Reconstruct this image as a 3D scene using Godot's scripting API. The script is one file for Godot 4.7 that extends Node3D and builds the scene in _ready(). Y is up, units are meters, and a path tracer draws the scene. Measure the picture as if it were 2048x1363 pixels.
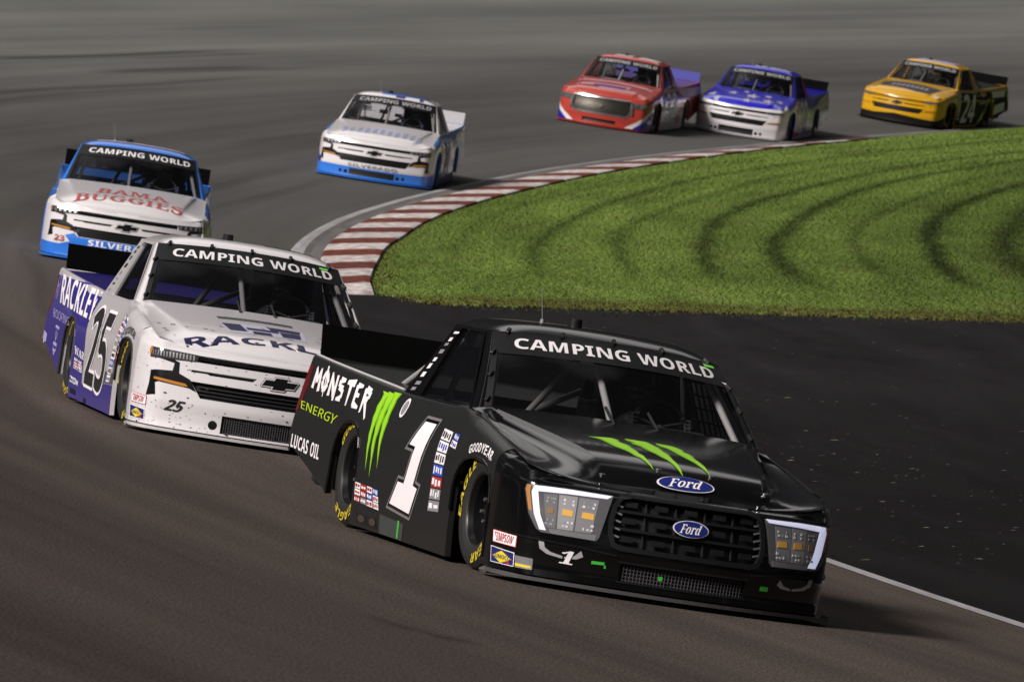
extends Node3D
# A night race: seven pickup-bodied stock trucks run round a banked turn beside a striped kerb and mown infield.

const BLACKISH := Color(0.012, 0.012, 0.013)
var mats := {}
var texts := {}
var font_bold: SystemFont
var font_thin: SystemFont
var font_serif: SystemFont
var rng := RandomNumberGenerator.new()
var noise_a := FastNoiseLite.new()
var noise_b := FastNoiseLite.new()
var noise_c := FastNoiseLite.new()
var tabs: ImageTexture
var grain_normal: NoiseTexture2D
var grain_tone: NoiseTexture2D
var stain: NoiseTexture2D


func _ready() -> void:
	rng.seed = 77
	setup_view()
	setup_tools()
	build_ground()
	build_kerb()
	build_grass()
	build_trucks()
	build_debris()


# ---------------------------------------------------------------- camera, sky, light
func setup_view() -> void:
	var cam := Camera3D.new()
	cam.name = "camera"
	var at := CameraAttributesPhysical.new()
	at.frustum_focal_length = 12.0 / tan(0.5 * FOV)
	at.frustum_focus_distance = 47.0
	at.frustum_near = 0.5
	at.frustum_far = 3000.0
	at.exposure_aperture = 12.5
	cam.fov = rad_to_deg(FOV)
	cam.near = 0.5
	cam.far = 3000.0
	cam.attributes = at
	cam.position = Vector3(0, 5.51858, 0)
	cam.rotation = Vector3(-0.071878, 0, 0)
	add_child(cam)
	cam.current = true
	var env := Environment.new()
	env.background_mode = Environment.BG_SKY
	var sky := Sky.new()
	var sm := ProceduralSkyMaterial.new()
	sm.sky_top_color = Color(0.05, 0.051, 0.057).linear_to_srgb()
	sm.sky_horizon_color = Color(0.012, 0.012, 0.013).linear_to_srgb()
	sm.sky_curve = 1.0
	sm.ground_bottom_color = Color(0.02, 0.02, 0.02).linear_to_srgb()
	sm.ground_horizon_color = Color(0.02, 0.02, 0.02).linear_to_srgb()
	sm.sun_angle_max = 1.0
	sm.sky_cover = added_clouds()
	sm.sky_cover_modulate = Color(1, 1, 1, 1)
	sky.sky_material = sm
	env.sky = sky
	env.background_energy_multiplier = 1.0
	env.tonemap_mode = Environment.TONE_MAPPER_LINEAR
	env.tonemap_exposure = 1.0
	env.sdfgi_enabled = true
	env.ssao_enabled = true
	env.ssil_enabled = true
	var we := WorldEnvironment.new()
	we.name = "night_environment"
	we.environment = env
	add_child(we)
	var sun := DirectionalLight3D.new()
	sun.name = "floodlight"
	sun.light_energy = 1.6
	sun.light_color = Color(1.0, 0.965, 0.94)
	sun.light_angular_distance = 16.0
	sun.shadow_enabled = true
	# light comes from high behind the camera and from the left
	var to_light := Vector3(-0.58, 0.66, 0.54).normalized()
	sun.basis = Basis.looking_at(-to_light, Vector3.UP)
	sun.position = to_light * 60.0
	add_child(sun)


# unseen cloud of computed noise, added for the dark paint to reflect
func added_clouds() -> ImageTexture:
	var n := FastNoiseLite.new()
	n.seed = 8
	n.frequency = 1.0
	n.fractal_octaves = 4
	n.fractal_gain = 0.55
	var w := 1024
	var h := 512
	var im := Image.create(w, h, false, Image.FORMAT_RGBF)
	for j in h / 2:
		var el := PI * (0.5 - (j + 0.5) / h)
		for i in w:
			var az := TAU * (i + 0.5) / w
			var k := 1.0 / (sin(el) + 0.12)
			var x := cos(el) * cos(az) * k
			var y := cos(el) * sin(az) * k
			var v := n.get_noise_3d(x * 0.9, y * 0.9, 0.0) + 0.35 * n.get_noise_3d(x * 0.35 + 20.0, y * 0.35, 4.0)
			var c := smoothstep(0.10, 0.50, v) * ADDED_CLOUD * (0.10 + 0.90 * smoothstep(0.12, 0.75, el))  # low cloud dimmed so roof and hood reflect dark
			im.set_pixel(i, j, Color(c, c * 0.97, c * 0.95))
	return ImageTexture.create_from_image(im)


const ADDED_CLOUD := 1.1
const FOV := 0.0917530  # vertical, radians: 2 atan(681.5 / 14844.4)


func setup_tools() -> void:
	font_bold = SystemFont.new()
	font_bold.font_names = PackedStringArray(["Droid Sans"])
	font_bold.font_weight = 700
	font_thin = SystemFont.new()
	font_thin.font_names = PackedStringArray(["Droid Sans"])
	font_thin.font_weight = 400
	font_serif = SystemFont.new()
	font_serif.font_names = PackedStringArray(["Droid Serif"])
	font_serif.font_weight = 700
	noise_a.seed = 3
	noise_a.frequency = 1.0
	noise_a.fractal_octaves = 3
	noise_b.seed = 11
	noise_b.frequency = 1.0
	noise_b.fractal_octaves = 2
	noise_c.seed = 23
	noise_c.frequency = 1.0
	noise_c.fractal_octaves = 4
	grain_normal = noise_tex(512, 0.11, true, 5)
	grain_tone = noise_tex(512, 0.16, false, 9)
	stain = noise_tex(512, 0.012, false, 14)
	(stain as NoiseTexture2D).noise.fractal_octaves = 5
	(stain as NoiseTexture2D).color_ramp.set_color(0, Color(0.52, 0.48, 0.45))


func noise_tex(side: int, freq: float, bump: bool, seed_: int) -> NoiseTexture2D:
	var n := FastNoiseLite.new()
	n.seed = seed_
	n.frequency = freq
	n.fractal_octaves = 3
	n.fractal_gain = 0.6
	var t := NoiseTexture2D.new()
	t.width = side
	t.height = side
	t.seamless = true
	t.noise = n
	if bump:
		t.as_normal_map = true
		t.bump_strength = 4.0
	else:
		var g := Gradient.new()
		g.set_color(0, Color(0.52, 0.52, 0.52))
		g.set_color(1, Color(1, 1, 1))
		t.color_ramp = g
	return t


# ---------------------------------------------------------------- materials (colours are linear)
func mat(key: String, c := Color.WHITE, rough := 0.5, metal := 0.0, coat := 0.0, spec := 0.5) -> StandardMaterial3D:
	if mats.has(key):
		return mats[key]
	var m := StandardMaterial3D.new()
	m.resource_name = key
	m.albedo_color = c.linear_to_srgb()
	m.roughness = rough
	m.metallic = metal
	m.metallic_specular = spec
	if coat > 0.0:
		m.clearcoat_enabled = true
		m.clearcoat = coat
		m.clearcoat_roughness = 0.09
	m.cull_mode = BaseMaterial3D.CULL_DISABLED
	mats[key] = m
	return m


func paint(key: String, c: Color, rough := 0.32) -> StandardMaterial3D:
	return mat(key, c, rough, 0.0, 0.8, 0.4)


func vinyl(key: String, c: Color) -> StandardMaterial3D:
	return mat(key, c, 0.42, 0.0, 0.0, 0.35)


func glass(key: String, c: Color, alpha: float) -> StandardMaterial3D:
	if mats.has(key):
		return mats[key]
	var m := StandardMaterial3D.new()
	m.resource_name = key
	var s := c.linear_to_srgb()
	m.albedo_color = Color(s.r, s.g, s.b, alpha)
	m.transparency = BaseMaterial3D.TRANSPARENCY_ALPHA
	m.roughness = 0.04
	m.metallic_specular = 0.3
	m.cull_mode = BaseMaterial3D.CULL_DISABLED
	mats[key] = m
	return m


# ---------------------------------------------------------------- mesh builder
class MB:
	var v := PackedVector3Array()
	var n := PackedVector3Array()
	var uv := PackedVector2Array()
	var col := PackedColorArray()

	func tri(a: Vector3, b: Vector3, c: Vector3, na: Vector3, nb: Vector3, nc: Vector3, ua := Vector2.ZERO, ub := Vector2.ZERO, uc := Vector2.ZERO) -> void:
		var g := (b - a).cross(c - a)
		if g.length_squared() < 1e-16:
			return
		if g.dot(na + nb + nc) > 0.0:  # Godot's front faces run clockwise
			v.append(a); v.append(c); v.append(b)
			n.append(na); n.append(nc); n.append(nb)
			uv.append(ua); uv.append(uc); uv.append(ub)
		else:
			v.append(a); v.append(b); v.append(c)
			n.append(na); n.append(nb); n.append(nc)
			uv.append(ua); uv.append(ub); uv.append(uc)

	func quad(a: Vector3, b: Vector3, c: Vector3, d: Vector3, nn: Vector3) -> void:
		tri(a, b, c, nn, nn, nn)
		tri(a, c, d, nn, nn, nn)

	func fquad(a: Vector3, b: Vector3, c: Vector3, d: Vector3, away: Vector3) -> void:
		var nn := (b - a).cross(c - a)
		if nn.length_squared() < 1e-14:
			nn = (c - a).cross(d - a)
		nn = nn.normalized()
		if nn.dot((a + b + c + d) * 0.25 - away) < 0.0:
			nn = -nn
		quad(a, b, c, d, nn)

	func box(c: Vector3, s: Vector3, b := Basis()) -> void:
		var h := s * 0.5
		var bev: float = minf(minf(h.x, h.y), h.z) * 0.25
		var p := func(x: float, y: float, z: float) -> Vector3: return c + b * Vector3(x, y, z)
		for ax in 3:
			for sg in [-1.0, 1.0]:
				var u := (ax + 1) % 3
				var w := (ax + 2) % 3
				var q := []
				for k in [[-1, -1], [1, -1], [1, 1], [-1, 1]]:
					var t := Vector3()
					t[ax] = sg * h[ax]
					t[u] = k[0] * (h[u] - bev)
					t[w] = k[1] * (h[w] - bev)
					q.append(p.call(t.x, t.y, t.z))
				var nn := Vector3()
				nn[ax] = sg
				quad(q[0], q[1], q[2], q[3], b * nn)
				# chamfers between this face and the next axis
				for sg2 in [-1.0, 1.0]:
					var e := []
					for k in [[0, -1], [0, 1], [1, 1], [1, -1]]:
						var t := Vector3()
						t[w] = k[1] * (h[w] - bev)
						if k[0] == 0:
							t[ax] = sg * h[ax]
							t[u] = sg2 * (h[u] - bev)
						else:
							t[ax] = sg * (h[ax] - bev)
							t[u] = sg2 * h[u]
						e.append(p.call(t.x, t.y, t.z))
					var n2 := Vector3()
					n2[ax] = sg
					n2[u] = sg2
					quad(e[0], e[1], e[2], e[3], (b * n2).normalized())

	func tube(a: Vector3, b: Vector3, r: float, r2 := -1.0, seg := 8) -> void:
		if r2 < 0.0:
			r2 = r
		var ax := (b - a).normalized()
		var s := ax.cross(Vector3(0.3, 0.9, 0.2) if absf(ax.y) < 0.9 else Vector3(1, 0, 0)).normalized()
		var t := ax.cross(s)
		for i in seg:
			var d0 := s * cos(TAU * i / seg) + t * sin(TAU * i / seg)
			var d1 := s * cos(TAU * (i + 1) / seg) + t * sin(TAU * (i + 1) / seg)
			tri(a + d0 * r, a + d1 * r, b + d1 * r2, d0, d1, d1)
			tri(a + d0 * r, b + d1 * r2, b + d0 * r2, d0, d1, d0)
			tri(a, a + d0 * r, a + d1 * r, -ax, -ax, -ax)
			tri(b, b + d0 * r2, b + d1 * r2, ax, ax, ax)

	func path(pts: Array, r: float, seg := 8) -> void:
		for i in pts.size() - 1:
			tube(pts[i], pts[i + 1], r, r, seg)

	# profile: points (radius, along axis); axis runs along x from centre
	func lathe_x(c: Vector3, prof: Array, seg := 40, flip := 1.0) -> void:
		for i in prof.size() - 1:
			var p0: Vector2 = prof[i]
			var p1: Vector2 = prof[i + 1]
			var d := p1 - p0
			if d.length() < 1e-6:
				continue
			var nr := Vector2(d.y, -d.x).normalized() * flip
			for k in seg:
				var a0 := TAU * k / seg
				var a1 := TAU * (k + 1) / seg
				var e0 := Vector3(0, cos(a0), sin(a0))
				var e1 := Vector3(0, cos(a1), sin(a1))
				var n0 := e0 * nr.x + Vector3(nr.y, 0, 0)
				var n1 := e1 * nr.x + Vector3(nr.y, 0, 0)
				var q00 := c + e0 * p0.x + Vector3(p0.y, 0, 0)
				var q01 := c + e1 * p0.x + Vector3(p0.y, 0, 0)
				var q10 := c + e0 * p1.x + Vector3(p1.y, 0, 0)
				var q11 := c + e1 * p1.x + Vector3(p1.y, 0, 0)
				tri(q00, q01, q11, n0, n1, n1)
				tri(q00, q11, q10, n0, n1, n0)

	func ellipsoid(c: Vector3, r: Vector3, nu := 20, nv := 12, b := Basis()) -> void:
		for j in nv:
			for i in nu:
				var q := []
				var m := []
				for k in [[0, 0], [1, 0], [1, 1], [0, 1]]:
					var a: float = TAU * (i + k[0]) / nu
					var t: float = PI * (j + k[1]) / nv
					var e := Vector3(sin(t) * cos(a), cos(t), sin(t) * sin(a))
					q.append(c + b * (e * r))
					m.append((b * (e / r)).normalized())
				tri(q[0], q[1], q[2], m[0], m[1], m[2])
				tri(q[0], q[2], q[3], m[0], m[2], m[3])

	func empty() -> bool:
		return v.is_empty()

	func mesh() -> ArrayMesh:
		var arr := []
		arr.resize(Mesh.ARRAY_MAX)
		arr[Mesh.ARRAY_VERTEX] = v
		arr[Mesh.ARRAY_NORMAL] = n
		if uv.size() == v.size():
			arr[Mesh.ARRAY_TEX_UV] = uv
		if col.size() == v.size():
			arr[Mesh.ARRAY_COLOR] = col
		var am := ArrayMesh.new()
		am.add_surface_from_arrays(Mesh.PRIMITIVE_TRIANGLES, arr)
		return am


func obj(called: String, mb: MB, m: Material, parent: Node3D = null, label := "") -> MeshInstance3D:
	if mb.empty():
		return null
	var o := MeshInstance3D.new()
	o.name = called
	o.mesh = mb.mesh()
	o.material_override = null
	o.mesh.surface_set_material(0, m)
	if label:
		o.set_meta("label", label)
	if parent:
		name_it(o, called, parent)
		parent.add_child(o, true)
	else:
		name_it(o, called, self)
		add_child(o, true)
	return o


var used := {}


func name_it(o: Node, called: String, parent: Node) -> void:
	var key := str(parent.get_instance_id()) + called
	var k: int = used.get(key, 0)
	used[key] = k + 1
	o.name = called if k == 0 else "%s_%03d" % [called, k]


func tag(o: Node3D, label: String, category: String, group := "") -> void:
	o.set_meta("label", label)
	o.set_meta("category", category)
	if group:
		o.set_meta("group", group)


func structure(o: Node3D, label := "") -> void:
	o.set_meta("kind", "structure")
	if label:
		o.set_meta("label", label)


# ---------------------------------------------------------------- sheets laid on curved surfaces
func surf_normal(f: Callable, a: float, b: float, p: Vector3) -> Vector3:
	var e := 0.004
	var du: Vector3 = f.call(a + e, b) - p
	var dv: Vector3 = f.call(a, b + e) - p
	var nn := du.cross(dv)
	if nn.length_squared() < 1e-18:
		du = p - f.call(a - e, b)
		dv = p - f.call(a, b - e)
		nn = du.cross(dv)
	nn = nn.normalized()
	if nn.dot(p - Vector3(0, 0.4, clampf(p.z, -2.3, 1.6))) < 0.0:
		nn = -nn
	return nn


func rect(x0: float, y0: float, x1: float, y1: float) -> PackedVector2Array:
	return PackedVector2Array([Vector2(x0, y0), Vector2(x1, y0), Vector2(x1, y1), Vector2(x0, y1)])


func poly(list: Array) -> PackedVector2Array:
	var p := PackedVector2Array()
	for i in range(0, list.size(), 2):
		p.append(Vector2(list[i], list[i + 1]))
	return p


func oval(cx: float, cy: float, rx: float, ry: float, k := 20) -> PackedVector2Array:
	var p := PackedVector2Array()
	for i in k:
		p.append(Vector2(cx + rx * cos(TAU * i / k), cy + ry * sin(TAU * i / k)))
	return p


# Lays the flat outline «pl» on the surface f(a, b), pushed out by off; lip turns its edges in by that much.
func conform(mb: MB, pl: PackedVector2Array, f: Callable, off := 0.0, cell := Vector2(0.08, 0.08), lip := 0.0, cuts := []) -> void:
	if pl.size() < 3:
		return
	var lo := pl[0]
	var hi := pl[0]
	for p in pl:
		lo = lo.min(p)
		hi = hi.max(p)
	var nx := maxi(1, int(ceil((hi.x - lo.x) / cell.x)))
	var ny := maxi(1, int(ceil((hi.y - lo.y) / cell.y)))
	var sx := (hi.x - lo.x) / nx
	var sy := (hi.y - lo.y) / ny
	for i in nx:
		var col_ := Geometry2D.intersect_polygons(pl, rect(lo.x + i * sx, lo.y - 1.0, lo.x + (i + 1) * sx, hi.y + 1.0))
		for j in ny:
			var r := rect(lo.x + i * sx, lo.y + j * sy, lo.x + (i + 1) * sx, lo.y + (j + 1) * sy)
			var pieces := []
			for cp in col_:
				pieces.append_array(Geometry2D.intersect_polygons(cp, r))
			for c in cuts:
				var left := []
				for q in pieces:
					for w in Geometry2D.clip_polygons(q, c):
						if not Geometry2D.is_polygon_clockwise(w):
							left.append(w)
				pieces = left
			for q in pieces:
				emit_poly(mb, q, f, off)
	if lip != 0.0:
		lip_edge(mb, pl, f, off, lip, minf(cell.x, cell.y), 1.0)
		for c in cuts:
			lip_edge(mb, c, f, off, lip, minf(cell.x, cell.y), -1.0)


func emit_poly(mb: MB, q: PackedVector2Array, f: Callable, off: float) -> void:
	var idx := Geometry2D.triangulate_polygon(q)
	if idx.is_empty():
		return
	var pts := PackedVector3Array()
	var ns := PackedVector3Array()
	for p in q:
		var w: Vector3 = f.call(p.x, p.y)
		var nn := surf_normal(f, p.x, p.y, w)
		pts.append(w + nn * off)
		ns.append(nn)
	for k in range(0, idx.size(), 3):
		mb.tri(pts[idx[k]], pts[idx[k + 1]], pts[idx[k + 2]], ns[idx[k]], ns[idx[k + 1]], ns[idx[k + 2]], q[idx[k]], q[idx[k + 1]], q[idx[k + 2]])


func lip_edge(mb: MB, pl: PackedVector2Array, f: Callable, off: float, lip: float, step: float, side: float) -> void:
	var mid := Vector2.ZERO
	for p in pl:
		mid += p / pl.size()
	var m3: Vector3 = f.call(mid.x, mid.y)
	for i in pl.size():
		var a := pl[i]
		var b := pl[(i + 1) % pl.size()]
		var k := maxi(1, int(ceil(a.distance_to(b) / step)))
		for j in k:
			var p := a.lerp(b, float(j) / k)
			var q := a.lerp(b, float(j + 1) / k)
			var wp: Vector3 = f.call(p.x, p.y)
			var wq: Vector3 = f.call(q.x, q.y)
			var np := surf_normal(f, p.x, p.y, wp)
			var nq := surf_normal(f, q.x, q.y, wq)
			var out := (wq - wp).cross(np).normalized()
			if out.dot(wp - m3) * side < 0.0:
				out = -out
			mb.quad(wp + np * off, wq + nq * off, wq + nq * (off - lip), wp + np * (off - lip), out)


func on_quad(q: Array, t: Vector2) -> Vector2:  # q = top left, top right, bottom right, bottom left; t runs right and up
	var top: Vector2 = q[0].lerp(q[1], t.x)
	var bot: Vector2 = q[3].lerp(q[2], t.x)
	return bot.lerp(top, t.y)


func quad4(x0: float, y0: float, x1: float, y1: float, x2: float, y2: float, x3: float, y3: float) -> Array:
	return [Vector2(x0, y0), Vector2(x1, y1), Vector2(x2, y2), Vector2(x3, y3)]


func text_tris(txt: String, font: Font) -> PackedVector2Array:
	var key := txt + str(font.get_instance_id())
	if texts.has(key):
		return texts[key]
	var tm := TextMesh.new()
	tm.font = font
	tm.font_size = 64
	tm.pixel_size = 0.01
	tm.depth = 0.0
	tm.curve_step = 2.0
	tm.text = txt
	var out := PackedVector2Array()
	for s in tm.get_surface_count():
		var arr := tm.surface_get_arrays(s)
		var vs: PackedVector3Array = arr[Mesh.ARRAY_VERTEX]
		var ix: PackedInt32Array = arr[Mesh.ARRAY_INDEX]
		if ix.is_empty():
			for p in vs:
				out.append(Vector2(p.x, p.y))
		else:
			for i in ix:
				out.append(Vector2(vs[i].x, vs[i].y))
	var lo := Vector2(1e9, 1e9)
	var hi := -lo
	for p in out:
		lo = lo.min(p)
		hi = hi.max(p)
	for i in out.size():
		out[i] = (out[i] - lo) / (hi - lo)
	texts[key] = out
	return out


func letter(mb: MB, txt: String, f: Callable, q: Array, off := 0.004, font: Font = null, slant := 0.0, big := 0.12) -> void:
	var t := text_tris(txt, font if font else font_bold)
	for i in range(0, t.size(), 3):
		var a := t[i]
		var b := t[i + 1]
		var c := t[i + 2]
		if slant != 0.0:
			a.x = (a.x + slant * a.y) / (1.0 + slant)
			b.x = (b.x + slant * b.y) / (1.0 + slant)
			c.x = (c.x + slant * c.y) / (1.0 + slant)
		flat_tri(mb, on_quad(q, a), on_quad(q, b), on_quad(q, c), f, off, big, 0)


func flat_tri(mb: MB, a: Vector2, b: Vector2, c: Vector2, f: Callable, off: float, big: float, depth: int) -> void:
	var ab := a.distance_to(b)
	var bc := b.distance_to(c)
	var ca := c.distance_to(a)
	if depth < 5 and maxf(ab, maxf(bc, ca)) > big:
		if ab >= bc and ab >= ca:
			var m := (a + b) * 0.5
			flat_tri(mb, a, m, c, f, off, big, depth + 1)
			flat_tri(mb, m, b, c, f, off, big, depth + 1)
		elif bc >= ca:
			var m := (b + c) * 0.5
			flat_tri(mb, a, b, m, f, off, big, depth + 1)
			flat_tri(mb, a, m, c, f, off, big, depth + 1)
		else:
			var m := (c + a) * 0.5
			flat_tri(mb, a, b, m, f, off, big, depth + 1)
			flat_tri(mb, m, b, c, f, off, big, depth + 1)
		return
	emit_poly(mb, PackedVector2Array([a, b, c]), f, off)


func shape(mb: MB, pts: Array, f: Callable, q: Array, off := 0.004, cell := Vector2(0.1, 0.1)) -> void:
	var p := PackedVector2Array()
	for i in range(0, pts.size(), 2):
		p.append(on_quad(q, Vector2(pts[i], pts[i + 1])))
	conform(mb, p, f, off, cell)


# ---------------------------------------------------------------- the banked turn
const LINE_Z := [-220.0, -192.0, -175.9, -167.9, -155.7, -147.2, -137.1, -127.6, -118.4, -110.2, -101.3, -90.0, -80.0, -70.0, -60.0, -50.1, -45.64, -38.0, -26.0, -10.0]
const LINE_X := [33.0, 19.0, 12.15, 9.15, 5.15, 2.83, 0.62, -0.91, -2.04, -2.71, -2.99, -2.65, -1.95, -0.9, 0.5, 2.18, 3.12, 5.0, 8.6, 15.5]
var line_slope := []


func line_x(z: float) -> float:  # the inside edge of the racing surface
	var k := LINE_Z.size()
	if line_slope.is_empty():
		for i in k:
			if i == 0:
				line_slope.append((LINE_X[1] - LINE_X[0]) / (LINE_Z[1] - LINE_Z[0]))
			elif i == k - 1:
				line_slope.append((LINE_X[i] - LINE_X[i - 1]) / (LINE_Z[i] - LINE_Z[i - 1]))
			else:
				var hs: float = LINE_Z[i] - LINE_Z[i - 1]
				var hd: float = LINE_Z[i + 1] - LINE_Z[i]
				line_slope.append((hs * hs * LINE_X[i + 1] + (hd * hd - hs * hs) * LINE_X[i] - hd * hd * LINE_X[i - 1]) / (hs * hd * (hd + hs)))
	if z <= LINE_Z[0]:
		return LINE_X[0] + line_slope[0] * (z - LINE_Z[0])
	if z >= LINE_Z[k - 1]:
		return LINE_X[k - 1] + line_slope[k - 1] * minf(z - LINE_Z[k - 1], 40.0)
	var i := 0
	while z > LINE_Z[i + 1]:
		i += 1
	var h: float = LINE_Z[i + 1] - LINE_Z[i]
	var u: float = (z - LINE_Z[i]) / h
	return (2 * u * u * u - 3 * u * u + 1) * LINE_X[i] + (u * u * u - 2 * u * u + u) * h * line_slope[i] + (-2 * u * u * u + 3 * u * u) * LINE_X[i + 1] + (u * u * u - u * u) * h * line_slope[i + 1]


func bank_h(x: float, z: float) -> float:
	var zc := clampf(z, -235.0, -25.0)
	var s := (zc + 180.0) / 100.0
	var q := x / 10.0
	var h := -0.035452 - 1.525831 * q - 4.039545 * s - 0.001452 * q * q + 0.084284 * q * s + 3.790679 * s * s - 0.092057 * q * s * s - 0.172479 * s * s * s
	if z > zc:
		h += 0.03 * minf(z - zc, 40.0)
	if z < zc:
		h += 0.07 * minf(zc - z, 30.0)
	return h


func ground_h(x: float, z: float) -> float:
	var a := line_x(z)
	if x > a:
		return bank_h(a, z) - 0.03 * minf(x - a, 60.0)
	return bank_h(maxf(x, a - 24.0), z)


func sheet(called: String, ds: Array, zs: Array, m: Material, lift: float, tint: Callable, parent: Node3D = null) -> MeshInstance3D:
	var mb := MB.new()
	var w := ds.size()
	var pts := PackedVector3Array()
	var ns := PackedVector3Array()
	var cs := PackedColorArray()
	for z in zs:
		var a := line_x(z)
		for d in ds:
			var x: float = a + d
			pts.append(Vector3(x, ground_h(x, z) + lift, z))
			var gx := (ground_h(x + 0.2, z) - ground_h(x - 0.2, z)) / 0.4
			var gz := (ground_h(x, z + 0.2) - ground_h(x, z - 0.2)) / 0.4
			ns.append(Vector3(-gx, 1, -gz).normalized())
			cs.append(tint.call(d, z))
	var ix := PackedInt32Array()
	for j in zs.size() - 1:
		for i in w - 1:
			var k := j * w + i
			ix.append_array([k, k + w + 1, k + 1, k, k + w, k + w + 1])
	var uvs := PackedVector2Array()
	for p in pts:
		uvs.append(Vector2(p.x, p.z))
	var arr := []
	arr.resize(Mesh.ARRAY_MAX)
	arr[Mesh.ARRAY_VERTEX] = pts
	arr[Mesh.ARRAY_NORMAL] = ns
	arr[Mesh.ARRAY_COLOR] = cs
	arr[Mesh.ARRAY_TEX_UV] = uvs
	# zs run away from the camera, ds run to the right: wind clockwise from above
	var t0 := (pts[ix[1]] - pts[ix[0]]).cross(pts[ix[2]] - pts[ix[0]])
	if t0.y > 0.0:
		for k in range(0, ix.size(), 3):
			var s := ix[k + 1]
			ix[k + 1] = ix[k + 2]
			ix[k + 2] = s
	arr[Mesh.ARRAY_INDEX] = ix
	var am := ArrayMesh.new()
	am.add_surface_from_arrays(Mesh.PRIMITIVE_TRIANGLES, arr)
	am.surface_set_material(0, m)
	var o := MeshInstance3D.new()
	o.mesh = am
	var host: Node3D = parent if parent else self
	name_it(o, called, host)
	host.add_child(o, true)
	return o


func steps(list: Array) -> Array:  # [from, to, step, to, step, ...]
	var out := [list[0]]
	var at: float = list[0]
	for i in range(1, list.size(), 2):
		var to: float = list[i]
		var k := maxi(1, int(round(absf(to - at) / list[i + 1])))
		for j in k:
			out.append(at + (to - at) * (j + 1) / k)
		at = to
	return out


func ground_mat(key: String, rough: float, bump: float, size: float) -> StandardMaterial3D:
	var m := mat(key, Color.WHITE, rough, 0.0, 0.0, 0.3)
	m.vertex_color_use_as_albedo = true
	m.albedo_texture = grain_tone
	m.normal_enabled = true
	m.normal_texture = grain_normal
	m.normal_scale = bump
	m.metallic_specular = 0.2
	m.uv1_scale = Vector3(size, size * 0.25, 1)
	return m


var skids := [[-12.75, -143, -163, 0.20, 0.62], [-12.3, -152, -162, 0.10, 0.35], [-10.85, -146, -158, 0.20, 0.52], [-10.5, -149, -160, 0.10, 0.4], [-9.6, -128, -157, 0.16, 0.42],
	[-9.1, -126, -150, 0.10, 0.26], [-15.7, -164, -172, 0.12, 0.22], [-6.24, -34.9, -35.6, 0.05, 0.5], [-6.05, -34.4, -34.9, 0.06, 0.55], [-6.15, -34.6, -35.2, 0.04, 0.45],
	[-3.9, -50, -92, 0.10, 0.22], [-4.75, -44, -88, 0.12, 0.20], [-3.2, -56, -96, 0.08, 0.20], [-5.7, -40, -90, 0.14, 0.18], [-2.4, -80, -130, 0.15, 0.22], [-7.1, -34, -60, 0.11, 0.18], [-6.6, -36, -48, 0.07, 0.16], [-8.3, -33, -75, 0.13, 0.14], [-1.6, -90, -150, 0.12, 0.16], [-4.2, -100, -158, 0.16, 0.16], [-7.4, -33, -34.2, 0.03, 0.3]]


func track_tint(d: float, z: float) -> Color:
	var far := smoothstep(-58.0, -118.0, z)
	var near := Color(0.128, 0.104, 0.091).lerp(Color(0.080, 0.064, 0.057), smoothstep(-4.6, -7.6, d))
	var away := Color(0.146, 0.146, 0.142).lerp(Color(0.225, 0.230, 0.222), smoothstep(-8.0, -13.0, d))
	var c := near.lerp(away, far)  # near and far tones paint in a difference in lighting
	# long soft streaks that follow the turn
	var st := noise_a.get_noise_2d(d * 0.75, z * 0.012) * 0.34 + noise_b.get_noise_2d(d * 2.4, z * 0.02) * 0.13
	var fine := noise_b.get_noise_2d(d * 9.0 + 40.0, z * 0.05) * 0.045
	var blot := noise_c.get_noise_2d(d * 0.22, z * 0.03 + 7.0) * 0.32
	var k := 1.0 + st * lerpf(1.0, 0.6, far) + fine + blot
	# the worn groove where the trucks run
	var groove := exp(-pow((d + 3.6) / 2.6, 2.0)) * 0.10 * far
	k -= groove * (1.0 - 0.3 * far)
	for s in skids:
		if z <= s[1] and z >= s[2]:
			var mid: float = s[0] + 0.08 * sin(z * 0.4 + s[0])
			var e: float = exp(-pow((d - mid) / s[3], 2.0))
			var fade: float = minf(1.0, minf(s[1] - z, z - s[2]) / (0.25 * (s[1] - s[2])))
			k *= 1.0 - s[4] * e * fade
	k = clampf(k, 0.35, 1.7)
	return Color(c.r * k, c.g * k, c.b * k)


func apron_tint(d: float, z: float) -> Color:
	var k := 1.0 + noise_c.get_noise_2d(d * 0.7, z * 0.11) * 0.4 + noise_b.get_noise_2d(d * 2.6, z * 0.3) * 0.22
	var pale := exp(-pow((d - 4.6 - 0.5 * sin(z * 0.11)) / 0.16, 2.0)) * smoothstep(-58.0, -66.0, z) * 0.25
	var pale2 := exp(-pow((d - 6.3 - 0.4 * sin(z * 0.09 + 1.0)) / 0.2, 2.0)) * smoothstep(-66.0, -72.0, z) * 0.2
	k += pale + pale2
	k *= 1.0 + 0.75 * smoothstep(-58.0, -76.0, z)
	return Color(0.0125 * k, 0.0116 * k, 0.0128 * k)


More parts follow.
